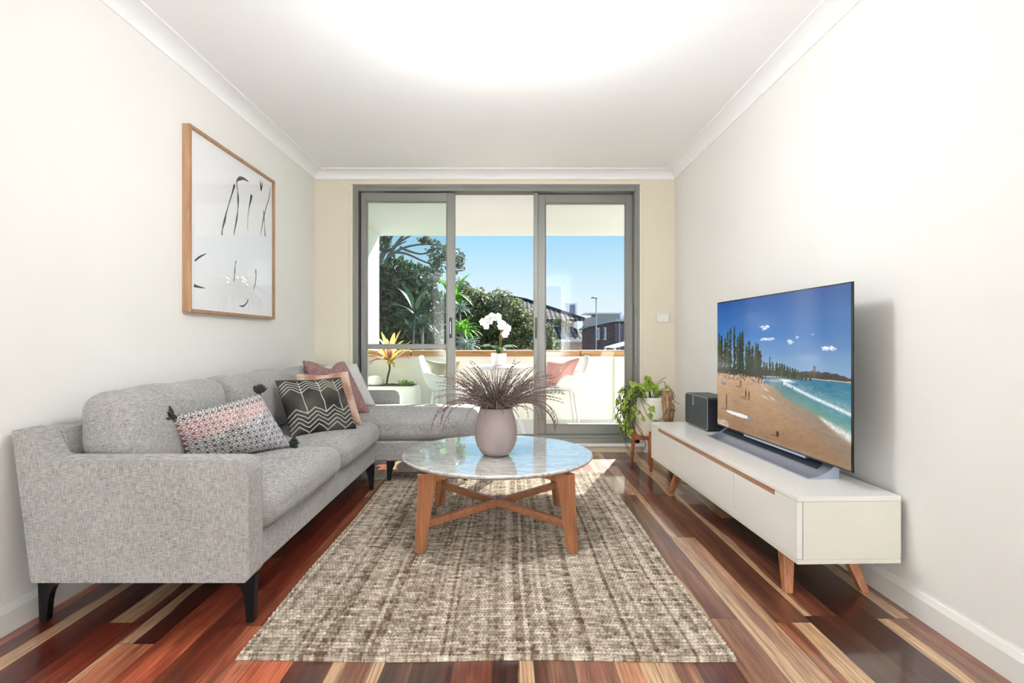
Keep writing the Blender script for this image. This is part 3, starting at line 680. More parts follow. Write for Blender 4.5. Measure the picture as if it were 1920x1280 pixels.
# ------------------------------------------------------------------ vase and dried grass
VX, VY = -.055, 2.615
s = empty('ceramic_vase', (VX, VY, CT)); tag(s, 'matte taupe rounded vase standing on the marble coffee table', 'vase')
VP = [(0, 0), (.050, 0), (.060, .003), (.074, .016), (.092, .045), (.1025, .082), (.1045, .110), (.101, .145), (.093, .182), (.083, .212), (.079, .226), (.0765, .231), (.073, .228), (.074, .216), (.084, .18), (.094, .14), (.096, .10), (.085, .05), (.06, .018), (0, .014)]
MB().lathe(VP, n=72).build('vase_body', M['vase'], s)
g = empty('dried_grass_bunch', (VX, VY, CT + .02)); tag(g, 'spreading bunch of dried dark seed grass standing in the taupe vase', 'dried grass')
rg = random.Random(11)
for i in range(270):
    az = rg.uniform(0, 2 * PI); tl = rg.random() ** .6
    if i < 100: L = rg.uniform(.20, .29); bend = rg.uniform(.2, 1.1); lean = .08 + 1.5 * tl
    else: L = rg.uniform(.13, .27); bend = rg.uniform(.4, 1.6); lean = .1 + 1.9 * tl
    if i % 13 == 0: bend = 2.2; L = .36; lean = 1.9; az = rg.uniform(-.6, PI + .6)
    if i % 9 == 0: bend = .9; L = .32; lean = rg.uniform(1.1, 2.0); az = rg.choice((0, PI)) + rg.gauss(0, .35)
    pts = [Vector((math.cos(az) * .01, math.sin(az) * .01, 0)), Vector((math.cos(az) * .028 * tl, math.sin(az) * .028 * tl, .12)), Vector((math.cos(az) * .055 * tl, math.sin(az) * .055 * tl, .205))]
    th = lean * .55; n = 34; p = pts[-1].copy(); wob = rg.uniform(-.5, .5)
    for k in range(n):
        th += bend / n * (.4 + 1.2 * k / n)
        aa = az + wob * k / n
        p = p + Vector((math.cos(aa) * math.sin(th), math.sin(aa) * math.sin(th), math.cos(th))) * (L / n); pts.append(p.copy())
    rs = [.0012, .0012, .0014]
    for k in range(n):
        f = k / n; base = .0034 if f > .12 else .0016
        rs.append((base * (1.35 if k % 2 else .35)) * (1 - .5 * f))
    rs = rs[:len(pts)]; rs[-1] = .0005
    MBi = MB().tube(pts, rs, 5)
    if i < 99: MBi.build('grass_stem', M['dry'], g)
    else:
        if i == 99: rest = MB()
        rest.add(MBi.v, MBi.f, 0, True)
tag(rest.build('grass_stem', M['dry'], g), kind='stuff')

# ------------------------------------------------------------------ TV console
TR_ = math.atan2(.051, 1.72)
con = empty('tv_console', (1.023, 1.88, 0), TR_); tag(con, 'long low white TV console with oak groove handle and splayed wooden legs', 'tv console')
CL, CD, CZ0, CZ1 = 1.72, .374, .158, .397
MB().box(0, CD, 0, CL, CZ1 - .018, CZ1).build('top_panel', M['white_gloss'], con, bevel=.0015)
MB().box(0, CD, .0, CL, CZ0, CZ0 + .017).build('bottom_panel', M['cream_door'], con, bevel=.0015)
for y_ in (0, CL - .017): MB().box(.021, CD, y_, y_ + .017, CZ0 + .0175, CZ1 - .0185).build('side_panel', M['cream_door'], con, bevel=.001)
MB().box(.024, CD - .002, .018, CL - .018, CZ0 + .018, CZ1 - .019).build('carcass', M['dark_back'], con)
gy = [0, .493, 1.26, CL]
for i in range(3):
    b = MB(); a0, a1 = gy[i] + .0022, gy[i + 1] - .0022; zt = CZ1 - .0195
    h0 = max(a0, .15); h1 = min(a1, 1.575)
    b.box(0, .019, a0, a1, CZ0 + .018, zt - .020)
    if i == 0: b.box(0, .019, a0, h0, zt - .020, zt)
    if i == 2: b.box(0, .019, h1, a1, zt - .020, zt)
    b.build('door' if i != 1 else 'drawer_front', M['white_gloss'], con)
MB().box(.004, .020, .15, 1.575, CZ1 - .0385, CZ1 - .0195).build('handle_groove', M['handle_oak'], con)
for (lx, ly, dx, dy) in ((.07, .20, -.035, -.075), (CD - .08, .20, .035, -.075), (.07, 1.36, -.035, .075), (CD - .08, 1.36, .035, .075)):
    bot = [(lx + dx + .015 * i, ly + dy + .015 * j, .0) for i, j in ((-1, -1), (1, -1), (1, 1), (-1, 1))]
    top = [(lx + .025 * i, ly + .025 * j, CZ0) for i, j in ((-1, -1), (1, -1), (1, 1), (-1, 1))]
    MB().hexa(bot, top).build('leg', M['oak_leg'], con, bevel=.005)

# ------------------------------------------------------------------ television
TN, TF = Vector((1.274, 1.967, 0)), Vector((1.222, 3.10, 0)); TW = (TF - TN).length
trz = math.atan2(-(TF - TN).x, (TF - TN).y)
tv = empty('television', (TN.x, TN.y, CZ1), trz); tag(tv, 'large thin flat television showing a sunny beach, standing on the white console', 'television')
ZB, ZT = .062, .769
MB().box(.0, .006, 0, TW, ZB, ZT).build('panel', M['black_gloss'], tv)
MB().box(.006, .045, .12, TW - .12, ZB + .02, ZB + .34).build('rear_housing', M['black_gloss'], tv, bevel=.01)
def tv_image(nu=560, nv=360):
    """beach photo shown on the screen: t runs from the far (left) edge to the near (right) edge, v downwards"""
    t, v = np.meshgrid(np.linspace(0, 1, nu), np.linspace(0, 1, nv))
    r_ = np.random.default_rng(3)
    def fb(a, b_, s): # value noise
        g_ = np.random.default_rng(s).random((64, 64)); x = a % 63; y = b_ % 63; xi, yi = x.astype(int), y.astype(int); fx, fy = x - xi, y - yi
        fx = fx * fx * (3 - 2 * fx); fy = fy * fy * (3 - 2 * fy)
        return (g_[yi, xi] * (1 - fx) + g_[yi, xi + 1] * fx) * (1 - fy) + (g_[yi + 1, xi] * (1 - fx) + g_[yi + 1, xi + 1] * fx) * fy
    def L3(*c): return np.array(lin(*c))
    def mixc(C, m_, col): m_ = np.clip(m_, 0, 1)[..., None]; return C * (1 - m_) + col * m_
    k = np.clip(v / .55, 0, 1)[..., None]
    C = np.where(k < .5, L3(30, 78, 148) * (1 - k * 2) + L3(52, 112, 176) * k * 2, L3(52, 112, 176) * (2 - 2 * k) + L3(140, 172, 200) * (2 * k - 1))
    C = C * (1 - .15 * (t[..., None] - .3))
    for (ct, cv__, rt, rv, a) in ((.46, .215, .035, .018, .95), (.49, .295, .06, .012, .6), (.65, .315, .022, .014, .5), (.70, .285, .014, .010, .35), (.79, .27, .02, .006, .2), (.885, .348, .045, .016, .75), (.44, .30, .02, .010, .5)):
        d = ((t - ct) / rt) ** 2 + ((v - cv__) / rv) ** 2 + (fb(t * 90, v * 110, 5) - .5) * 1.8
        C = mixc(C, np.clip(1 - d, 0, 1) * a * 1.5, L3(220, 225, 235))
    hor = np.interp(t, [0, .5, .62, 1], [.565, .55, .535, .525])
    # water
    wat = v > hor
    dep = np.clip((v - hor) / .30, 0, 1)
    W = L3(32, 104, 138) * (1 - dep[..., None]) + L3(86, 150, 150) * dep[..., None]
    W = W * (.8 + .4 * fb(t * 40, v * 150, 8))[..., None]
    C = np.where(wat[..., None], W, C)
    # shoreline
    sh = np.interp(t, [0, .40, .43, .47, .535, .61, .738, .834, .92, 1], [.55, .552, .575, .60, .627, .677, .72, .757, .80, .83])
    wet = np.interp(t, [0, .3, .36, .40, .47, .535, .61, 1], [.56, .58, .58, .60, .66, .70, .76, .99])
    turb = (v > sh - .10) & (v < sh)
    C = mixc(C, np.where(turb, (1 - (sh - v) / .10), 0) * .55 * (t > .5), L3(128, 138, 92))
    sand = v > sh
    S = L3(186, 150, 116) * (1 - np.clip((v - .56) / .44, 0, 1))[..., None] + L3(138, 106, 78) * np.clip((v - .56) / .44, 0, 1)[..., None]
    S = S * (.88 + .24 * fb(t * 50, v * 90, 9))[..., None]
    wetm = (v < wet + .02 * (fb(t * 20, v * 20, 4) - .5)) & sand
    Wt = L3(134, 120, 108) * (.85 + .3 * fb(t * 30, v * 120, 12))[..., None]
    beachw = np.clip((t - .36) / .04, 0, 1)
    C = np.where(sand[..., None], S, C); C = mixc(C, np.where(sand, np.clip((wet - v) / .10 + .5, 0, 1), 0) * .65 * beachw, Wt)
    C = mixc(C, np.where(sand & (v < .64) & (t < .43) & (t > .30), 1, 0) * .25, L3(150, 104, 70))
    # foam lines
    f2 = np.interp(t, [.62, .7, .8, .9, 1], [.585, .612, .645, .672, .702]); fo = fb(t * 120, v * 200, 14)
    C = mixc(C, np.exp(-((v - f2) / .010) ** 2) * (t > .60) * (.55 + .6 * fo), L3(226, 232, 234))
    C = mixc(C, np.exp(-((v - f2 + .03) / .02) ** 2) * (t > .7) * .25 * fo, L3(200, 210, 214))
    C = mixc(C, np.exp(-((v - sh + .004) / (.005 + .022 * np.clip((t - .8) / .2, 0, 1))) ** 2) * np.clip((t - .82) / .04, 0, 1) * (.4 + .8 * fo), L3(222, 222, 218))
    C = mixc(C, (np.exp(-((t - .62) / .05) ** 2 - ((v - .566) / .008) ** 2)) * (.6 + fo), L3(230, 234, 236))
    C = mixc(C, (np.exp(-((t - .53) / .06) ** 2 - ((v - .578) / .006) ** 2)) * .5, L3(200, 214, 214))
    for (a, b_, l) in ((.47, .645, .02), (.52, .70, .02), (.46, .70, .025)): C = mixc(C, np.exp(-((t - a) / l) ** 2 - ((v - b_ - (t - a) * .4) / .004) ** 2) * .7, L3(230, 225, 218))
    # headland and town on the right
    hill = np.interp(t, [.60, .68, .74, .80, .86, .92, 1], [.505, .50, .498, .488, .49, .492, .505]) + .012 * (fb(t * 80, v * 0, 2) - .5)
    land = (v > hill) & (v < hor + .004) & (t > .45)
    C = np.where(land[..., None], L3(58, 52, 50) * (.6 + .9 * fb(t * 160, v * 300, 6))[..., None], C)
    C = mixc(C, ((np.abs(v - hor - .004) < .003) & (t > .42)).astype(float) * .8, L3(196, 176, 150))
    C = mixc(C, ((np.abs(t - .805) < .008) & (v > .455) & (v < .52)).astype(float) * .8, L3(92, 70, 64))
    # norfolk pines
    trees = []
    rr = random.Random(4)
    def Tt(s): z = 1 / ((1 - s) / 3.1 + s / 1.967); return (3.1 - z) / 1.133
    for s_, top, wd in ((.012, .25, .03), (.03, .27, .03), (.055, .29, .028), (.075, .24, .026), (.095, .22, .026), (.125, .195, .020), (.15, .28, .026), (.168, .25, .024), (.185, .24, .024), (.215, .33, .03), (.235, .31, .03), (.26, .35, .03), (.285, .32, .022), (.30, .33, .022), (.315, .38, .03), (.345, .45, .02), (.365, .46, .02), (.39, .42, .014), (.41, .45, .02), (.44, .45, .02), (.462, .46, .02), (.48, .455, .02), (.50, .46, .016), (.52, .47, .016), (.54, .475, .016), (.56, .48, .016), (.58, .485, .016), (.60, .49, .014), (.63, .50, .012), (.66, .50, .012), (.69, .50, .01)):
        trees.append((Tt(s_), top, wd))
    for j, (ct, top, wd) in enumerate(trees):
        base = .575 if ct < .45 else .55; hh = base - top; q = (v - top) / hh
        wj = wd * (.30 + .75 * np.clip(q, 0, 1) ** .7) * (.35 + 1.1 * fb(v * 95 + j * 5, t * 60, 20))
        crown = (q > -.01) & (q < .95) & (np.abs(t - ct) < wj * .85)
        trunk = (q > .02) & (q < 1) & (np.abs(t - ct) < .0035)
        g_ = L3(30, 44, 28) if j % 3 else L3(52, 66, 36)
        C = np.where((crown | trunk)[..., None], g_ * (.5 + 1.1 * fb(t * 260, v * 300, 30))[..., None], C)
    under = (v > .52) & (v < .575) & (t < .47); C = np.where((under & (fb(t * 120, v * 200, 41) > .35))[..., None], L3(48, 46, 38) * np.ones_like(C), C)
    # crowd on the upper sand
    for j in range(170):
        a, b_ = rr.uniform(.0, .46), rr.uniform(.575, .615); h_ = .008 + .02 * (b_ - .57) * 8
        m_ = (np.abs(t - a) < .0022) & (v > b_ - h_) & (v < b_); C = np.where(m_[..., None], L3(70, 50, 50) if j % 3 else L3(210, 190, 180), C)
    for j in range(36):
        a, b_ = rr.uniform(.55, .85), rr.uniform(.57, .62); m_ = (np.abs(t - a) < .002) & (np.abs(v - b_) < .004); C = np.where(m_[..., None], L3(40, 50, 60), C)
    for (a, b_, h_, w__) in ((.295, .735, .065, .006), (.325, .745, .065, .006), (.10, .86, .12, .007), (.56, .945, .035, .010), (.245, .66, .05, .005)):
        body = (np.abs(t - a) < w__ * (.55 + .45 * np.cos((v - b_ + h_ / 2) / h_ * 3))) & (v > b_ - h_ * .85) & (v < b_)
        head = ((t - a) / (w__ * .8)) ** 2 + ((v - b_ + h_ * .92) / (h_ * .1)) ** 2 < 1
        C = np.where((body | head)[..., None], L3(66, 38, 36), C)
        C = mixc(C, ((np.abs(v - b_) < .004) & (t < a) & (t > a - .05)).astype(float) * .6, L3(60, 44, 34))
    bd = ((t - .22) / .125) ** 2 + ((v - .875 + (t - .22) * -.02) / .014) ** 2 < 1
    C = np.where(bd[..., None], L3(225, 225, 220), C); C = np.where((bd & (t > .31))[..., None], L3(80, 150, 180), C)
    C = mixc(C, ((((t - .07) / .03) ** 2 + ((v - .655) / .012) ** 2) < 1).astype(float), L3(96, 116, 156))
    fp = (fb(t * 200, v * 260, 77) > .82) & (t < .28) & (t > .17) & (v > .66) & (v < .83); C = mixc(C, fp.astype(float) * .5, L3(110, 80, 58))
    fm = (v > .95) & (t < .12) & (fo > .45); C = mixc(C, fm.astype(float) * .6, L3(220, 205, 186))
    return t, v, C
M['screen'] = attr_mat('lit_screen', rough=.12, ems=.52)
t_, v_, C_ = tv_image()
P = np.stack([np.full_like(t_, -.0012), .006 + (1 - t_) * (TW - .012), ZT - .006 - v_ * (ZT - ZB - .012)], -1)
grid_obj('screen', P, M['screen'], tv, cols=C_)
# curved silver stand
b = MB(); pr = []
for i in range(11):
    a = i / 10; pr.append((-.078 + .118 * a, .004 + .054 * a ** 2.1))
pr2 = pr + [(.052, .056), (.052, .0), (-.076, .0)]
b.prism(pr2, 'y', .15, TW - .03, smooth=True); 
sb = b.build('stand', M['silver'], tv, bevel=.002)
sg = []
MB().add([(-.002 + .0, .21, .0275), (.030, .21, .0475), (.030, TW - .07, .0475), (-.002, TW - .07, .0275), (-.004, .21, .0305), (.028, .21, .0505), (.028, TW - .07, .0505), (-.004, TW - .07, .0305)],
         [(0, 1, 2, 3), (7, 6, 5, 4), (0, 4, 5, 1), (1, 5, 6, 2), (2, 6, 7, 3), (3, 7, 4, 0)]).build('speaker_slot', M['dark_slot'], sb)
MB().box(.006, .030, .3, TW - .3, .05, ZB + .03).build('stand_neck', M['silver'], tv)

# ------------------------------------------------------------------ speaker
s = empty('wireless_speaker', (1.2, 3.20, CZ1), TR_); tag(s, 'dark grey wireless speaker on the far end of the white console behind the television', 'speaker')
def rr_poly(y0, y1, z0, z1, r, n=6):
    o = []
    for cy, cz, a0 in ((y1 - r, z0 + r, -PI / 2), (y1 - r, z1 - r, 0), (y0 + r, z1 - r, PI / 2), (y0 + r, z0 + r, PI)):
        for i in range(n + 1): a = a0 + i / n * PI / 2; o.append((cy + r * math.cos(a), cz + r * math.sin(a)))
    return o
MB().prism(rr_poly(0, .36, .004, .205, .022), 'x', .004, .15).build('cabinet', M['speaker_body'], s, bevel=.004)
MB().prism(rr_poly(.006, .354, .010, .199, .018), 'x', -.003, .006).build('grille', M['speaker_grille'], s, bevel=.003)
MB().prism(rr_poly(.001, .359, .005, .204, .021), 'x', .0005, .0042).build('silver_trim', M['silver'], s)
MB().box(.01, .14, .03, .33, 0, .004).build('foot', M['speaker_body'], s)
# maker's wordmark up the grille (vertical strip of small letters)
def letters(txt, x, y, z, h, parent, mat, vertical=True):
    cu = bpy.data.curves.new('wordmark', 'FONT'); cu.body = txt; cu.size = h; cu.extrude = .0004; cu.align_x = 'CENTER'; cu.align_y = 'CENTER'
    o = bpy.data.objects.new('wordmark', cu); COL.objects.link(o)
    dg = bpy.context.evaluated_depsgraph_get(); me = bpy.data.meshes.new_from_object(o.evaluated_get(dg)); bpy.data.objects.remove(o)
    me.materials.clear(); me.materials.append(mat); q = link(bpy.data.objects.new('wordmark', me), parent); q.location = (x, y, z)
    q.rotation_euler = (PI / 2, PI / 2, -PI / 2) if vertical else (PI / 2, 0, -PI / 2); return q
letters('SONOS', -.0038, .215, .168, .018, s, M['white_plastic'])

# ------------------------------------------------------------------ plant stand, pot, pothos
PX, PY = 1.07, 3.98
s = empty('plant_stand', (PX, PY, 0)); tag(s, 'small four-legged teak plant stand beside the sliding door and the console', 'plant stand')
for a in (180, 68, 248, -10):
    pass
legs = [(-.125, .03), (.03, .135), (-.03, -.125), (.125, -.03)]
for lx, ly in legs:
    MB().tube([(lx * 1.06, ly * 1.06, 0), (lx * .98, ly * .98, .20), (lx * .99, ly * .99, .285)], [.0095, .0145, .015], 14).build('leg', M['teak'], s)
for a, b_ in ((legs[0], legs[3]), (legs[1], legs[2])):
    MB().bar((a[0] * .95, a[1] * .95, .222), (b_[0] * .95, b_[1] * .95, .222), .020, .040).build('cross_bar', M['teak'], s, bevel=.003)
s = empty('potted_pothos', (PX, PY, .242)); tag(s, 'trailing green and yellow pothos spilling from a cream pot on the teak stand', 'potted plant')
MB().lathe([(0, 0), (.085, 0), (.100, .006), (.110, .03), (.110, .12), (.104, .22), (.098, .275), (.094, .285), (.088, .283), (.088, .24), (0, .235)], n=56).build('pot', M['pot'], s)
MB().lathe([(0, .243), (.088, .243)], n=32).build('soil', M['soil'], s)
rp = random.Random(5)
leafmb = MB()
def heart(mb, p, dirv, nrm, L, mi=0, w=.42):
    d = Vector(dirv).normalized(); nrm = Vector(nrm); sd = d.cross(nrm)
    sd = sd.normalized() if sd.length > 1e-4 else d.orthogonal().normalized(); up = sd.cross(d)
    rows = [(0.0, .0), (-.08, .30), (.10, .92), (.30, 1.0), (.52, .84), (.75, .48), (.92, .16), (1.0, .0)]
    vs = []
    for t, ww in rows:
        for k in (-1, -.5, 0, .5, 1):
            vs.append(Vector(p) + d * L * (t - (.0 if abs(k) < .6 else .02)) + sd * L * w * ww * k + up * L * (.10 * abs(k) * ww - .22 * max(0, t) ** 2))
    fs = [(i * 5 + k, i * 5 + k + 1, (i + 1) * 5 + k + 1, (i + 1) * 5 + k) for i in range(len(rows) - 1) for k in range(4)]
    mb.add(vs, fs, mi, True)
def drape(az, out, drop, top, L=18, wob=.02):
    pts = []
    for i in range(L + 1):
        f = i / L
        rad = .03 + (out + .04) * min(1, (f / .35)) ** .8
        z = .245 + top * math.sin(min(1, f / .35) * PI * .62) if f < .35 else None
        if f >= .35:
            g_ = (f - .35) / .65; z = .245 + top * math.sin(PI * .62) - drop * g_ ** 1.15; rad += .035 * math.sin(g_ * 3)
        a = az + .5 * math.sin(f * 4 + az * 7) * .6
        pts.append(Vector((rad * math.cos(a), rad * math.sin(a), z)) + Vector((rp.gauss(0, 1), rp.gauss(0, 1), 0)) * wob * .35)
    return pts
n_v = 0
dry = []
for i in range(34):
    if i < 27: az = rp.gauss(PI * 1.05, .62)
    else: az = rp.uniform(-.4, 1.6)
    drop = rp.uniform(.12, .40) if i < 27 else rp.uniform(.06, .16)
    pts = drape(az, rp.uniform(.08, .15) if i < 27 else .07, drop, rp.uniform(.06, .13))
    v = MB().tube(pts, .0022, 6).build('vine', M['vine'], s)
    for k in range(3, len(pts), 2 if i % 3 else 3):
        if i >= 27 and k > 10: continue
        if rp.random() < .45: continue
        d = (pts[min(k + 1, len(pts) - 1)] - pts[k - 1]).normalized(); o_ = Vector((math.cos(az), math.sin(az), 0))
        dd = (o_ * rp.uniform(.1, .8) + d * .5 + Vector((rp.gauss(0, .5), rp.gauss(0, .5), rp.uniform(-.5, .2)))).normalized()
        heart(leafmb, pts[k], dd, (Vector((0, 0, 1)) * .5 + o_ + Vector((rp.gauss(0, .4), rp.gauss(0, .4), 0))), rp.uniform(.035, .062))
for (a, r_, z, L) in ((1.6, .03, .36, .075), (2.4, .06, .33, .07), (3.0, .08, .31, .06), (4.2, .04, .33, .06), (.6, .05, .30, .055), (3.6, .10, .30, .06), (5.2, .04, .35, .055), (2.0, .02, .40, .06)):
    o_ = Vector((math.cos(a), math.sin(a), 0)); p = o_ * r_ + Vector((0, 0, z)); heart(leafmb, p, o_ * .5 + Vector((0, 0, .6)), Vector((-.2, -1, .3)), L, w=.5)
    MB().tube([(0, 0, .24), tuple(o_ * r_ * .6 + Vector((0, 0, z * .85))), tuple(p)], .0022, 6).build('vine', M['vine'], s)
# long trailing ends reaching towards the floor and the loop across the pot
for pts in ([(-.10, -.10, .33), (-.20, -.05, .22), (-.215, -.04, .05), (-.20, -.06, -.06), (-.17, -.10, -.13)], [(-.10, -.08, .32), (-.19, -.08, .15), (-.20, -.06, -.02), (-.15, -.09, -.135)],
            [(-.10, -.11, .27), (-.05, -.13, .15), (.02, -.13, .125), (.07, -.12, .17), (.10, -.10, .24)], [(-.08, -.05, .34), (-.24, .0, .23), (-.27, .0, .17), (-.23, -.02, .11)],
            [(.04, -.06, .33), (.13, -.06, .30), (.17, -.05, .25), (.20, -.05, .235)], [(.0, 0, .33), (.06, -.02, .40), (.11, -.02, .43)], [(.0, 0, .33), (.05, -.03, .38), (.09, -.04, .40), (.10, -.05, .33)]):
    ps = [Vector(p) for p in pts]; q = []
    n = len(ps) - 1
    for i in range(n * 6 + 1):
        t = i / 6; k = min(int(t), n - 1); f = t - k; pp_ = [ps[max(0, min(n, k + j))] for j in (-1, 0, 1, 2)]
        q.append(.5 * ((2 * pp_[1]) + (-pp_[0] + pp_[2]) * f + (2 * pp_[0] - 5 * pp_[1] + 4 * pp_[2] - pp_[3]) * f * f + (-pp_[0] + 3 * pp_[1] - 3 * pp_[2] + pp_[3]) * f ** 3))
    MB().tube(q, .0019, 6).build('vine', M['vine'], s)
heart(leafmb, (.0, -.132, .125), (-.3, -.1, -1), (0, -1, .2), .045)
leafmb.build('foliage', M['pothos'], s)
dw = softbox('bark_slab', -.04, .04, -.03, .03, 0, .24, M['driftwood'], s, r=.03, crown=.0, n=20, wr=.022, seed=9, ws=22)
dw.location = (.115, -.06, .10); dw.rotation_euler = (.1, -.12, .4)
s = empty('plant_cutting', (1.115, 3.62, 0)); tag(s, 'tiny green plant cutting lying on the floor below the console', 'plant cutting')
b = MB(); lm = MB()
for i in range(5):
    pts = [(0, 0, .003), (.005 * i - .01, -.01 * i, .05), (.01 * math.cos(i * 2) + .0, .02 * math.sin(i * 2), .10)]
    b.tube(pts, .002, 6)
    for k in range(5): heart(lm, (.012 * math.cos(i + k), .02 * math.sin(i * 2 + k), .04 + .015 * k), (math.cos(i * 1.9 + k), math.sin(i * 1.9 + k), .2), (0, 0, 1), .028)
b.tube([(0, 0, .003), (.03, -.06, .003), (.07, -.12, .003)], .002, 6)
b.build('stem', M['vine'], s); lm.build('foliage', M['leaf_bright'], s)
# ------------------------------------------------------------------ balcony furniture
def smooth_pts(pts, m_=6):
    ps = [Vector(p) for p in pts]; q = []; n = len(ps) - 1
    for i in range(n * m_ + 1):
        t = i / m_; k = min(int(t), n - 1); f = t - k; a = [ps[max(0, min(n, k + j))] for j in (-1, 0, 1, 2)]
        q.append(.5 * ((2 * a[1]) + (-a[0] + a[2]) * f + (2 * a[0] - 5 * a[1] + 4 * a[2] - a[3]) * f * f + (-a[0] + 3 * a[1] - 3 * a[2] + a[3]) * f ** 3))
    return q
TX, TY = -.08, 5.12
s = empty('bistro_table', (TX, TY, BF)); tag(s, 'round white bistro table with a wire base out on the balcony', 'table')
MB().lathe([(0, .625), (.325, .625), (.335, .632), (.335, .642), (.325, .648), (0, .648)], n=64).build('table_top', M['white_metal'], s)
MB().lathe([(.245, 0), (.255, .004), (.245, .010), (.235, .004), (.245, 0)], n=48).build('base_ring', M['white_metal'], s)
for k in range(16):
    a = k / 16 * 2 * PI; a2 = a + .5
    MB().tube(smooth_pts([(.245 * math.cos(a), .245 * math.sin(a), .005), (.17 * math.cos(a + .2), .17 * math.sin(a + .2), .30), (.22 * math.cos(a2), .22 * math.sin(a2), .628)], 5), .0045, 6).build('wire', M['white_metal'], s)

def shell_chair(x, y, rz, label):
    s = empty('balcony_chair', (x, y, BF), rz); tag(s, label, 'chair', 'moulded white chairs on the balcony')
    # shell: u across, v from front lip over the seat up the back (chair faces -Y locally)
    nu, nv = 25, 30; P = np.zeros((nv, nu, 3))
    prof = [(-.22, .405), (-.20, .425), (-.10, .41), (.02, .395), (.12, .40), (.185, .44), (.225, .52), (.25, .62), (.275, .74)]
    pq = smooth_pts([(0, a, b_) for a, b_ in prof], 4)
    for i in range(nv):
        f = i / (nv - 1); p = pq[int(f * (len(pq) - 1))]
        wd = .22 + .03 * math.sin(f * PI) - .07 * max(0, f - .75) / .25
        for j in range(nu):
            k = -1 + 2 * j / (nu - 1)
            armf = math.exp(-((f - .55) / .22) ** 2)
            P[i, j] = (wd * k * (1 + .04 * armf), p.y - .12 * armf * abs(k) ** 3, p.z + .15 * armf * abs(k) ** 3 - .02 * abs(k) ** 4 * (f > .8))
    o = grid_obj('seat_shell', P, M['white_plastic'], s); so = o.modifiers.new('t', 'SOLIDIFY'); so.thickness = .012; so.offset = -1
    for lx, ly in ((-.16, -.15), (.16, -.15), (-.16, .13), (.16, .13)):
        MB().tube([(lx * 1.35, ly * 1.4, 0), (lx, ly, .395)], [.010, .016], 10).build('leg', M['white_metal'], s)
    return s
ch1 = shell_chair(-.57, 5.25, PI / 2, 'white moulded balcony chair left of the bistro table, beige cushion on it')
ch2 = shell_chair(.52, 5.35, -PI / 2, 'white moulded balcony chair right of the bistro table, pink cushion on it')
def plain_pillow(name, TL, TR, BR, BL, th, mat, label, dent=0):
    r_, c_, n_ = pillow(name, TL, TR, BR, BL, th, mat, lambda U, V: np.zeros(U.shape + (3,)), 40, 40, dent); tag(r_, label, 'cushion'); return r_
plain_pillow('pink_cushion', (.39, 5.22, .735), (.725, 5.30, .775), (.58, 5.36, .478), (.36, 5.22, .478), .17, M['pink_linen'], 'dusty pink cushion propped on the right balcony chair', .12)
plain_pillow('beige_cushion', (-.79, 5.15, .755), (-.46, 5.20, .74), (-.50, 5.22, .478), (-.70, 5.20, .478), .16, M['beige_linen'], 'beige cushion propped on the left balcony chair', .05)
# orchid
s = empty('potted_orchid', (TX - .0, TY - .05, BF + .648)); tag(s, 'white flowering orchid in a white pot on the balcony bistro table', 'potted orchid')
MB().lathe([(0, 0), (.055, 0), (.062, .01), (.074, .11), (.074, .118), (.068, .118), (.064, .10), (0, .10)], n=40).build('pot', M['pot_w'], s)
ro = random.Random(3)
def blade(mb, p, az, L, w, up, droop, mi=0, n=9, twist=0):
    vs = []; p = Vector(p); o_ = Vector((math.cos(az), math.sin(az), 0)); sd = Vector((-math.sin(az), math.cos(az), 0)); th = up
    q = p.copy()
    for i in range(n + 1):
        f = i / n; ww = w * (math.sin(PI * min(1, f * .9 + .1)) ** .7) * (1 if f < 1 else .05)
        tilt = Vector((0, 0, 1)) * .18 * ww
        vs += [q - sd * ww / 2 + tilt, q, q + sd * ww / 2 + tilt]
        q = q + (o_ * math.cos(th) + Vector((0, 0, 1)) * math.sin(th)) * (L / n); th -= droop / n
    fs = []
    for i in range(n): fs += [(3 * i, 3 * i + 1, 3 * i + 4, 3 * i + 3), (3 * i + 1, 3 * i + 2, 3 * i + 5, 3 * i + 4)]
    mb.add(vs, fs, mi, True)
for k, a in enumerate((.2, 2.9, 1.3, 4.0, 5.2, 3.5, -.3)):
    b = MB(); blade(b, (0, 0, .11), a, ro.uniform(.17, .23), .075, ro.uniform(.9, 1.3), 1.7); b.build('leaf', M['orchid_leaf'], s)
stems = [[(0, 0, .10), (.01, 0, .25), (.02, 0, .36), (-.02, -.01, .43), (-.09, -.02, .44), (-.14, -.03, .39)], [(.01, .01, .10), (.025, .01, .25), (.035, 0, .33), (.06, -.01, .37), (.10, -.02, .33)]]
for st_ in stems: MB().tube(smooth_pts(st_), .003, 6).build('flower_stem', M['orchid_stem'], s)
def flower(p, face):
    b = MB(); f = Vector(face).normalized(); a = f.orthogonal().normalized(); c_ = f.cross(a); R0 = .038
    for k in range(5):
        an = k / 5 * 2 * PI + .3; d = a * math.cos(an) + c_ * math.sin(an); sd = f.cross(d); w_ = .62 if k % 2 else .42
        p0 = Vector(p); L = R0 * (1.05 if k % 2 else .95)
        vs = [p0, p0 + d * L * .5 + sd * L * w_ + f * .004, p0 + d * L + f * .002, p0 + d * L * .5 - sd * L * w_ + f * .004, p0 + d * L * .55 - f * .003]
        b.add(vs, [(0, 1, 4), (1, 2, 4), (2, 3, 4), (3, 0, 4)], 0, True)
    b.lathe([(0, .008), (.006, .004), (.004, -.002)], tuple(p), 8)
    b.build('flower', M['petal'], s)
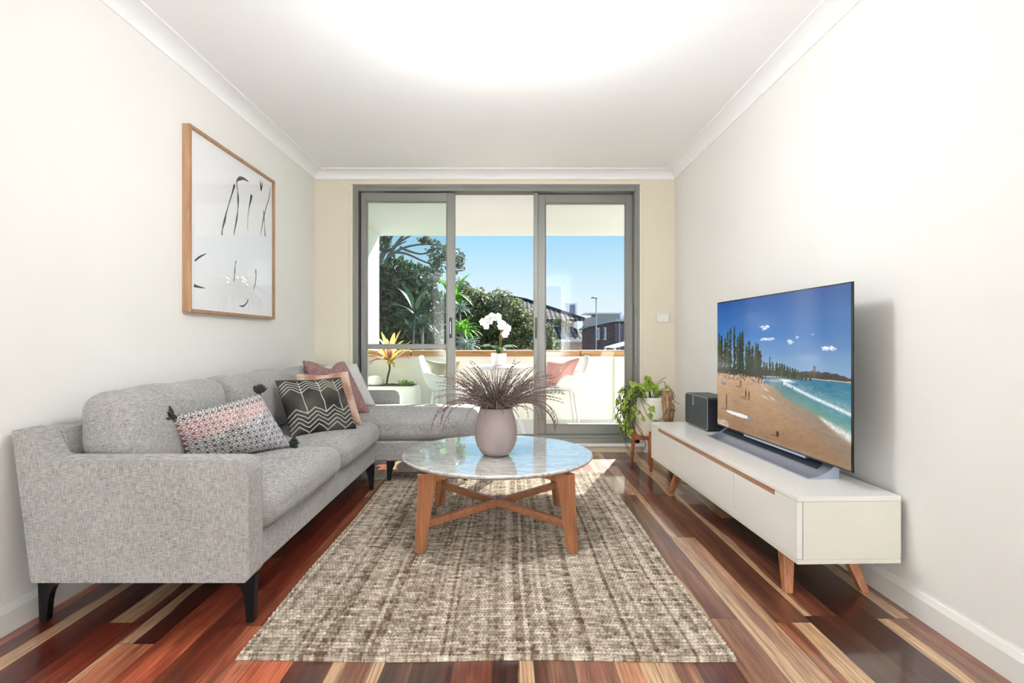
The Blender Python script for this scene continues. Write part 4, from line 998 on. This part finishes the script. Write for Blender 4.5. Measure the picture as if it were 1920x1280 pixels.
for k in range(17):
    if k < 11: f = k / 10; q = smooth_pts(stems[0])[int((.5 + .5 * f) * 30)]
    else: f = (k - 11) / 5; q = smooth_pts(stems[1])[int((.5 + .5 * f) * 24)]
    flower(q + Vector((ro.uniform(-.035, .035), ro.uniform(-.05, .0), ro.uniform(-.045, .035))), (ro.uniform(-.5, .5), -1, ro.uniform(-.3, .3)))
# planter with cordyline
def rbox(name, x0, x1, y0, y1, z0, z1, mat, parent, r): return softbox(name, x0, x1, y0, y1, z0, z1, mat, parent, r=r, crown=0, n=14, wr=0)
s = empty('potted_cordyline', (-1.26, 5.62, BF)); tag(s, 'yellow and pink leaved cordyline in a large white trough planter on the balcony', 'potted plant')
rbox('planter', -.28, .33, -.18, .18, 0, .42, M['pot_w'], s, .05)
rbox('soil', -.24, .29, -.14, .14, .40, .425, M['soil'], s, .01)
MB().tube(smooth_pts([(-.01, 0, .42), (.0, 0, .50), (.02, 0, .58), (.02, 0, .64)]), [.010] * 19, 8).build('trunk', M['vine'], s)
rc = random.Random(8)
for k in range(26):
    b = MB(); a = k * 2.4; up = rc.uniform(.75, 1.5); L = rc.uniform(.30, .44)
    red = k > 19
    if k > 18: up = rc.uniform(-.1, .5); L = .34
    blade(b, (.02, 0, .62 + .003 * k), a, L, rc.uniform(.04, .06), up, rc.uniform(.3, 1.1))
    b.build('leaf', M['cordy_r'] if red else M['cordy_y'], s)
b = MB()
for k in range(40): blade(b, (.20 + rc.gauss(0, .03), -.05 + rc.gauss(0, .03), .42), rc.uniform(0, 6.28), rc.uniform(.05, .12), .016, rc.uniform(.3, 1.2), 1.2, n=5)
b.build('fern', M['leaf_bright'], s)
b = MB()
for k in range(30): blade(b, (-.24 + rc.gauss(0, .03), -.08 + rc.gauss(0, .03), .40), rc.uniform(0, 6.28), rc.uniform(.05, .12), .016, rc.uniform(.3, 1.2), 1.2, n=5)
b.build('fern', M['leaf_bright'], s)
MB().lathe([(.0, .405), (.075, .41), (.095, .44), (.09, .48), (.06, .51), (0, .52)], (-.13, -.02, 0), 24).build('stone_ball', M['pot_w'], s)

# ------------------------------------------------------------------ outside
st(MB().box(-60, 60, 4.8, 120, -4.2, -4).build('ground', M['ground']))
def leaves(name, blobs, n, size, mat, parent, seed, aspect=.45, shell=(.4, 1.0)):
    r_ = np.random.default_rng(seed); bl = np.array(blobs, float); vol = (bl[:, 3] * bl[:, 4] * bl[:, 5]) ** (2 / 3); ch = r_.choice(len(bl), n, p=vol / vol.sum())
    d = r_.normal(size=(n, 3)); d /= np.linalg.norm(d, axis=1, keepdims=True)
    rad = shell[0] + (shell[1] - shell[0]) * r_.random(n) ** .6; rad *= 1 + .18 * np.sin(d[:, 0] * 5 + ch) * np.sin(d[:, 2] * 6 + ch * 2)
    P = bl[ch, :3] + d * rad[:, None] * bl[ch, 3:6]
    k_ = 2.6 / max(.5, float(bl[:, 3].mean())); gp = np.sin(P[:, 0] * k_ * 2.1 + P[:, 2] * k_) * np.sin(P[:, 2] * k_ * 2.6 - P[:, 0] * k_ * .7) * np.sin(P[:, 1] * k_ * 1.9 + P[:, 2] * k_ * 1.3)
    keep = gp < .28; P = P[keep]; d = d[keep]; n = len(P)
    nrm = d * .6 + r_.normal(size=(n, 3)) * .8; nrm /= np.linalg.norm(nrm, axis=1, keepdims=True)
    a = np.cross(nrm, r_.normal(size=(n, 3))); a /= np.linalg.norm(a, axis=1, keepdims=True); b_ = np.cross(nrm, a)
    s_ = size * (.6 + .8 * r_.random(n))[:, None]
    V = np.stack([P - a * s_, P - b_ * s_ * aspect, P + a * s_, P + b_ * s_ * aspect], 1).reshape(-1, 3)
    Q = np.arange(4 * n).reshape(n, 4)
    me = mesh_np(name, V, Q); me.materials.append(mat); return link(bpy.data.objects.new(name, me), parent)
def tree(name, label, cat, base, blobs, n, size, mat, seed, trunk_pts, tr=.15, aspect=.45, group=None, limbs=()):
    s = empty(name, base); tag(s, label, cat, group); B = Vector(base)
    leaves('foliage', [(x - B.x, y - B.y, z - B.z, a, b_, c_) for x, y, z, a, b_, c_ in blobs], n, size, mat, s, seed, aspect)
    pts = smooth_pts([Vector(p) - B for p in trunk_pts]); n_ = len(pts)
    MB().tube(pts, [tr * (1 - .6 * i / n_) for i in range(n_)], 8).build('trunk', M['bark'], s)
    for lp, r0 in limbs:
        pts = smooth_pts([Vector(p) - B for p in lp]); n_ = len(pts); MB().tube(pts, [r0 * (1 - .75 * i / n_) for i in range(n_)], 7).build('branch', M['bark'], s)
    return s
def W(px, py, Y): return ((px - 951) / 1000 * Y, Y, .95 - (py - 637) / 1000 * Y)
# dense dark tree just left of the view
tree('evergreen_tree', 'dense dark green tree behind the left door panel', 'tree', (-2.6, 12.5, -4), [(-3.1, 12.5, 1.6, 1.0, 1.0, .95), (-2.3, 12.5, 1.5, .95, 1.0, .8), (-2.7, 13, .6, 1.3, 1.2, 1.1), (-1.65, 12.6, .8, .75, .8, .75), (-3.2, 12.3, 2.2, .5, .6, .5), (-2.0, 12.7, 2.05, .35, .5, .35), (-2.7, 12.5, -1, 1.6, 1.4, 1.5), (-2.6, 12.4, 2.35, .7, .6, .5), (-2.95, 12, 1.2, .6, .5, .7), (-2.05, 12.0, 1.3, .6, .4, .6)], 34000, .075, M['leaf_dark'], 1, [(-2.6, 12.5, -4), (-2.6, 12.5, -1), (-2.4, 12.5, 1)], .16)
# gum tree with bare limbs
L0 = [((-4.6, 17, -.5), (-4.3, 17, 2.4), W(735, 470, 17), W(765, 432, 17)), ((-4.3, 17, 2.2), W(712, 490, 17), W(728, 455, 17), W(745, 425, 17)), (W(716, 500, 17), W(745, 470, 17), W(790, 458, 17), W(845, 462, 17)),
      (W(730, 473, 17), W(760, 475, 17), W(800, 492, 17), W(835, 500, 17)), (W(714, 515, 17), W(750, 500, 17), W(775, 512, 17)), (W(790, 459, 17), W(800, 440, 17), W(806, 420, 17)), (W(712, 470, 17), W(722, 440, 17), W(728, 400, 17)), (W(728, 480, 17), W(748, 455, 17), W(772, 440, 17), W(790, 425, 17)), (W(712, 500, 17), W(722, 475, 17), W(742, 462, 17), W(762, 452, 17)), (W(750, 463, 17), W(765, 470, 17), W(790, 476, 17), W(810, 470, 17))]
tree('gum_tree', 'tall gum tree with bare grey limbs and sparse leaf clusters against the sky', 'tree', (-4.7, 17, -4),
     [(*W(825, 478, 17), .45, .4, .42), (*W(856, 490, 17), .28, .3, .38), (*W(800, 450, 17), .30, .3, .10), (*W(810, 515, 17), .35, .4, .35), (*W(722, 455, 17), .22, .3, .35), (*W(742, 520, 17), .5, .4, .35), (*W(770, 545, 17), .55, .5, .4), (*W(760, 425, 17), .5, .4, .2)],
     5200, .07, M['leaf_gum'], 2, [(-4.7, 17, -4), (-4.7, 17, -1), (-4.5, 17, 1.6), W(700, 520, 17)], .26, aspect=.3, limbs=[(l, .10 if i < 2 else .055) for i, l in enumerate(L0)])
# rounded olive bush-tree in the middle
tree('olive_tree', 'broad round grey-green tree filling the view behind the orchid', 'tree', (-.1, 16, -4), [(-1.0, 16, 1.5, 1.0, 1.0, 1.05), (-.2, 16, 1.1, 1.2, 1.0, 1.15), (.6, 16, .75, .95, 1.0, 1.1), (1.05, 15.6, .35, .6, .8, .95), (-1.5, 16.4, .9, 1.2, 1.0, 1.4), (0, 16, -.9, 1.9, 1.6, 1.5), (-1.25, 15.8, 1.95, .75, .7, .75), (-.35, 15.9, 1.6, .9, .8, .8)], 42000, .058, M['leaf_mid'], 3, [(-.1, 16, -4), (-.1, 16, -2), (0, 16, .2)], .2)
tree('hedge_bush', 'grey-green bush at the right end of the trees in front of the tiled house', 'bush', (1.1, 14, -4), [(1.05, 14, .72, .26, .4, .42), (.98, 14, 1.1, .24, .4, .30), (.9, 14, .5, .5, .6, .5)], 6000, .045, M['leaf_mid'], 4, [(1.1, 14, -4), (1.1, 14, 0), (1.1, 14, .7)], .07)
# strelitzia with paddle leaves
s = empty('bird_of_paradise_plant', (-2.1, 11, -4)); tag(s, 'tall banana-like plant with torn upright paddle leaves in the dark tree', 'plant')
rb = random.Random(2)
tip = Vector(W(778, 590, 11)) - Vector((-2.1, 11, -4))
MB().tube([(0, 0, 0), (.05, 0, 2.5), tuple(tip)], [.04, .03, .02], 8).build('trunk', M['bark'], s)
for k, (a, up, L, wd) in enumerate(((.2, 1.5, 1.35, .26), (2.6, 1.25, 1.15, .24), (.5, 1.0, 1.0, .22), (3.1, .75, .9, .22), (5.5, 1.2, 1.0, .24), (0, .5, .9, .2), (4.2, 1.35, 1.1, .24), (3.4, .3, .8, .2), (1.0, .1, .8, .2), (2.2, .5, .8, .2), (5.0, .2, .8, .2), (5.8, -.2, .7, .2), (4.6, -.3, .7, .2), (3.9, -.1, .7, .2))):
    b = MB(); blade(b, tuple(tip), a, L * .72, wd * .55, up, .9, n=12); b.build('leaf', M['leaf_palm'], s)
def spiky(name, label, base, top, n, L, w_, mat, seed, droop=1.2, cat='plant'):
    s = empty(name, base); tag(s, label, cat); tp = Vector(top) - Vector(base)
    MB().tube([(0, 0, 0), tuple(tp * .5), tuple(tp)], [.045, .035, .025], 8).build('trunk', M['bark'], s); r_ = random.Random(seed); b = MB()
    for k in range(n): blade(b, tuple(tp + Vector((r_.gauss(0, .04), r_.gauss(0, .04), r_.gauss(0, .03)))), r_.uniform(0, 6.28), L * r_.uniform(.7, 1.1), w_, r_.uniform(-.2, 1.3), droop, n=6)
    b.build('foliage', mat, s); return s
def at(px, py, Y): return W(px, py, Y)
def gb(px, Y): return ((px - 951) / 1000 * Y, Y, -4)
spiky('yucca_plant', 'bright green spiky plant just right of the left door panel, above the wall', gb(866, 10.5), at(866, 618, 10.5), 60, .42, .035, M['leaf_bright'], 1)
spiky('agave_plant', 'grey-green spiky plant low beside the bright yucca above the balcony wall', gb(876, 10), at(876, 650, 10), 60, .36, .03, M['leaf_grey'], 2)
spiky('fan_palm', 'pale fan palm fronds low behind the left glass panel', gb(792, 10), at(792, 612, 10), 70, .38, .025, M['leaf_palm'], 3)
spiky('banana_plant', 'bright broad green leaves rising at the left of the open doorway', gb(846, 12), at(852, 555, 12), 9, .75, .17, M['leaf_bright'], 14, .9)
spiky('cabbage_palm', 'pale grey palm crown beside the open doorway, level with the dark tree', gb(862, 12.2), at(862, 578, 12.2), 55, .36, .03, M['leaf_grey'], 5)
s = spiky('garden_palm', 'tall palm tree seen mirrored in the glass of the framed picture', (4.5, 15, -4), (4.5, 15, 2.3), 90, 1.1, .11, M['leaf_palm'], 6, 1.9, 'palm tree')

# ---- tiled house
H = empty('tiled_house', (1.5, 30, -4)); tag(H, 'salmon brick house with dark ribbed tile roofs right of the trees', 'house')
def hp(b, name, mat, par=H, off=(1.5, 30, -4), **k):
    b.v = [(x - off[0], y - off[1], z - off[2]) for x, y, z in b.v]; return b.build(name, mat, par, **k)
hp(MB().box(-3, 3.15, 31, 39, -4, 2.10), 'wall', M['brick_salmon'])
z0 = 2.12; hp(MB().add([(-3.6, 30.3, z0), (4.38, 30.3, z0), (4.38, 40, z0), (-3.6, 40, z0), (-.5, 35, 3.9), (1.3, 35, 3.55)], [(0, 1, 5, 4), (1, 2, 5), (2, 3, 4, 5), (3, 0, 4), (0, 3, 2, 1)]).box(-3.6, 4.38, 30.25, 30.35, 2.02, 2.13), 'upper_roof', M['tiles'])
hp(MB().tube([(4.38, 30.28, 2.16), (1.3, 35, 3.6), (-.5, 35, 3.95)], .07, 6), 'ridge_cap', M['dark_slot'])
hp(MB().box(3.15, 3.9, 31.3, 38, -4, 2.1), 'wall', M['plaster_pink'])
def window(b_out, b_in, par, off, hp=hp):
    wf = hp(b_out, 'window', M['far_white'], par, off); hp(b_in, 'pane', M['far_glass'], wf, off); return wf
HO = (1.5, 30, -4)
window(MB().box(2.2, 3.05, 30.9, 31, .75, 1.95), MB().box(2.26, 2.6, 30.88, 30.91, .8, 1.9).box(2.64, 2.99, 30.88, 30.91, .8, 1.9), H, HO)
# lower roof, fascia and front wing
hp(MB().add([(2.2, 28.3, 1.0), (4.78, 28.3, .98), (3.75, 31, 1.72), (2.2, 31, 1.75), (4.78, 31, .98)], [(0, 1, 2, 3), (1, 4, 2)]), 'lower_roof', M['tiles'])
hp(MB().box(2.1, 4.75, 28.2, 28.32, .84, .97), 'gutter', M['far_white'])
hp(MB().box(2.2, 4.1, 28.7, 31, -4, .9), 'wing_wall', M['plaster_pink'])
window(MB().box(2.25, 2.85, 28.62, 28.7, -.6, .78), MB().box(2.33, 2.77, 28.6, 28.63, -.5, .52), H, HO)
hp(MB().tube([(2.15, 29.9, 1.72), (3.7, 29.9, 1.72)], .02, 6).tube([(2.2, 29.9, 1.2), (2.75, 29.9, 2.0)], .025, 6).tube([(2.9, 29.9, 1.7), (3.2, 29.9, 2.0)], .025, 6).tube([(3.2, 29.9, 1.5), (3.2, 29.9, 2.1)], .025, 6), 'balcony_rail', M['far_white'])
leaves('shrub', [(2.95 - 1.5, 29.8 - 30, 1.95 + 4, .38, .3, .26), (3.35 - 1.5, 29.8 - 30, 1.85 + 4, .2, .2, .18)], 900, .05, M['leaf_mid'], H, 21)
# lift tower beyond
T = empty('rooftop_tower', (5.4, 45, -4)); tag(T, 'white rooftop box with a blue glazed face behind the tiled house', 'building')
TO = (5.4, 45, -4)
hp(MB().box(4.95, 5.9, 45, 46, -4, 4.05).box(4.2, 5.0, 45, 46, -4, 3.2), 'wall', M['far_white'], T, TO)
window(MB().box(5.2, 5.78, 44.93, 45, 2.55, 3.98), MB().box(5.24, 5.72, 44.9, 44.94, 2.62, 3.92), T, TO)
# concrete stair block
G = empty('concrete_building', (6.4, 34, -4)); tag(G, 'plain grey concrete block between the tiled house and the brick building', 'building')
GO = (6.4, 34, -4)
hp(MB().box(5.1, 5.7, 33, 36, -4, 2.35).box(5.65, 7.2, 34, 36, -4, 2.62), 'wall', M['concrete'], G, GO); hp(MB().box(5.0, 7.3, 33.9, 36.1, 2.6, 2.68), 'roof_slab', M['far_white'], G, GO)
Wd = empty('pale_building', (10, 42, -4)); tag(Wd, 'long pale flat-roofed building on the skyline behind the brick building', 'building')
WO = (10, 42, -4)
hp(MB().box(7.5, 16, 42, 48, -4, 2.55), 'wall', M['concrete'], Wd, WO); hp(MB().box(7.4, 16.1, 41.9, 48.1, 2.55, 2.68).box(8.7, 11, 43, 45, 2.6, 3.0), 'roof_slab', M['far_white'], Wd, WO)
# brick building
K = empty('brick_building', (4.2, 20.8, -4)); tag(K, 'dark plum brick building with two narrow white windows at the right of the view', 'building')
KO = (4.2, 20.8, -4); KS = .8
def hk(b, *a, **k):
    b.v = [(x * KS, y * KS, z if z < -3.9 else .95 + (z - .95) * KS) for x, y, z in b.v]; return hp(b, *a, **k)
c0, c1, c2 = (4.5, 30.0), (4.95, 24.5), (9, 24.9)
def wallq(a, b_, z0_, z1_, z2_=None): return MB().add([(a[0], a[1], z0_), (b_[0], b_[1], z0_), (b_[0], b_[1], z1_ if z2_ is None else z2_), (a[0], a[1], z1_), (a[0] + 1, a[1] + 3, z0_), (b_[0] + 1, b_[1] + 3, z0_), (b_[0] + 1, b_[1] + 3, z1_), (a[0] + 1, a[1] + 3, z1_)], [(0, 1, 2, 3), (4, 7, 6, 5), (0, 3, 7, 4), (1, 5, 6, 2), (3, 2, 6, 7)])
A = (4.45, 26.5); B_ = (5.05, 24.6)
hk(MB().prism([(4.35, 27.6), (4.98, 24.6), (9, 24.9), (9, 31), (4.35, 31)], 'z', -4, 1.72), 'brick_wall', M['brick_dark'], K, KO)
hk(MB().prism([(4.97, 24.52), (4.98, 24.6), (9, 24.9), (9, 24.8)], 'z', -4, 1.70), 'painted_wall', M['plum_paint'], K, KO)
hk(MB().add([(4.2, 27.7, 1.62), (4.95, 24.3, 1.80), (9.2, 24.6, 1.80), (9.2, 31.2, 1.6), (4.2, 31.2, 1.5), (4.2, 27.7, 1.70), (4.95, 24.3, 1.88), (9.2, 24.6, 1.88), (9.2, 31.2, 1.7), (4.2, 31.2, 1.6)],
   [(0, 1, 2, 3, 4), (9, 8, 7, 6, 5), (0, 5, 6, 1), (1, 6, 7, 2), (2, 7, 8, 3), (3, 8, 9, 4), (4, 9, 5, 0)]), 'roof_edge', M['concrete'], K, KO)
def onface(f, dz): return (4.35 + (4.98 - 4.35) * f, 27.6 - 3.0 * f)
for f0, f1 in ((.30, .38), (.60, .66)):
    a = onface(f0, 0); b_ = onface(f1, 0)
    window(MB().prism([(a[0] - .06, a[1] - .02), (b_[0] - .06, b_[1] - .02), b_, a], 'z', .95, 1.55), MB().prism([(a[0] - .075, a[1] - .1), (b_[0] - .075, b_[1] + .02), (b_[0] - .06, b_[1] + .02), (a[0] - .06, a[1] - .1)], 'z', 1.0, 1.5), K, KO, hk)
window(MB().box(5.42, 6.1, 24.50, 24.62, .95, 1.6), MB().box(5.47, 5.74, 24.48, 24.51, 1.0, 1.26).box(5.47, 5.74, 24.48, 24.51, 1.3, 1.55).box(5.78, 6.05, 24.48, 24.51, 1.0, 1.55), K, KO, hk)
hk(MB().tube([(5.15, 24.45, 1.75), (5.15, 24.45, -4)], .035, 8), 'downpipe', M['concrete'], K, KO)
AW = empty('garden_awning', (4.1, 16.4, -4)); tag(AW, 'pale sloping awning roof in the lower right corner beyond the balcony wall', 'awning')
def ha(b, *a, **k):
    b.v = [(x * .82, y * .82, z if z < -3.9 else .95 + (z - .95) * .82) for x, y, z in b.v]; return hp(b, *a, **k)
ha(MB().add([(4.0, 20, .66), (5.2, 20, .98), (5.2, 22, .98), (4.0, 22, .66), (4.0, 20, .62), (5.2, 20, .93), (5.2, 22, .93), (4.0, 22, .62)], [(0, 1, 2, 3), (7, 6, 5, 4), (0, 4, 5, 1), (1, 5, 6, 2), (2, 6, 7, 3), (3, 7, 4, 0)]), 'awning_roof', M['far_white'], AW, (4.1, 16.4, -4))
ha(MB().box(4.0, 4.08, 20, 20.08, -4, .63).box(5.1, 5.18, 20, 20.08, -4, .92).box(4.0, 4.08, 21.9, 21.98, -4, .63).box(5.1, 5.18, 21.9, 21.98, -4, .92), 'post', M['far_white'], AW, (4.1, 16.4, -4))
AN = empty('television_aerial', (3.17, 19, -4)); tag(AN, 'thin mast with a small aerial on top, in front of the brick building', 'aerial')
MB().tube([(0, 0, 0), (0, 0, 6.46)], .022, 6).build('mast', M['concrete'], AN)
b = MB().tube([(-.17, 0, 6.45), (.05, 0, 6.45)], .02, 6)
for k in range(5): b.tube([(-.16 + k * .04, -.1, 6.45), (-.16 + k * .04, .1, 6.45)], .012, 5)
b.build('antenna', M['alu_dark'], AN)
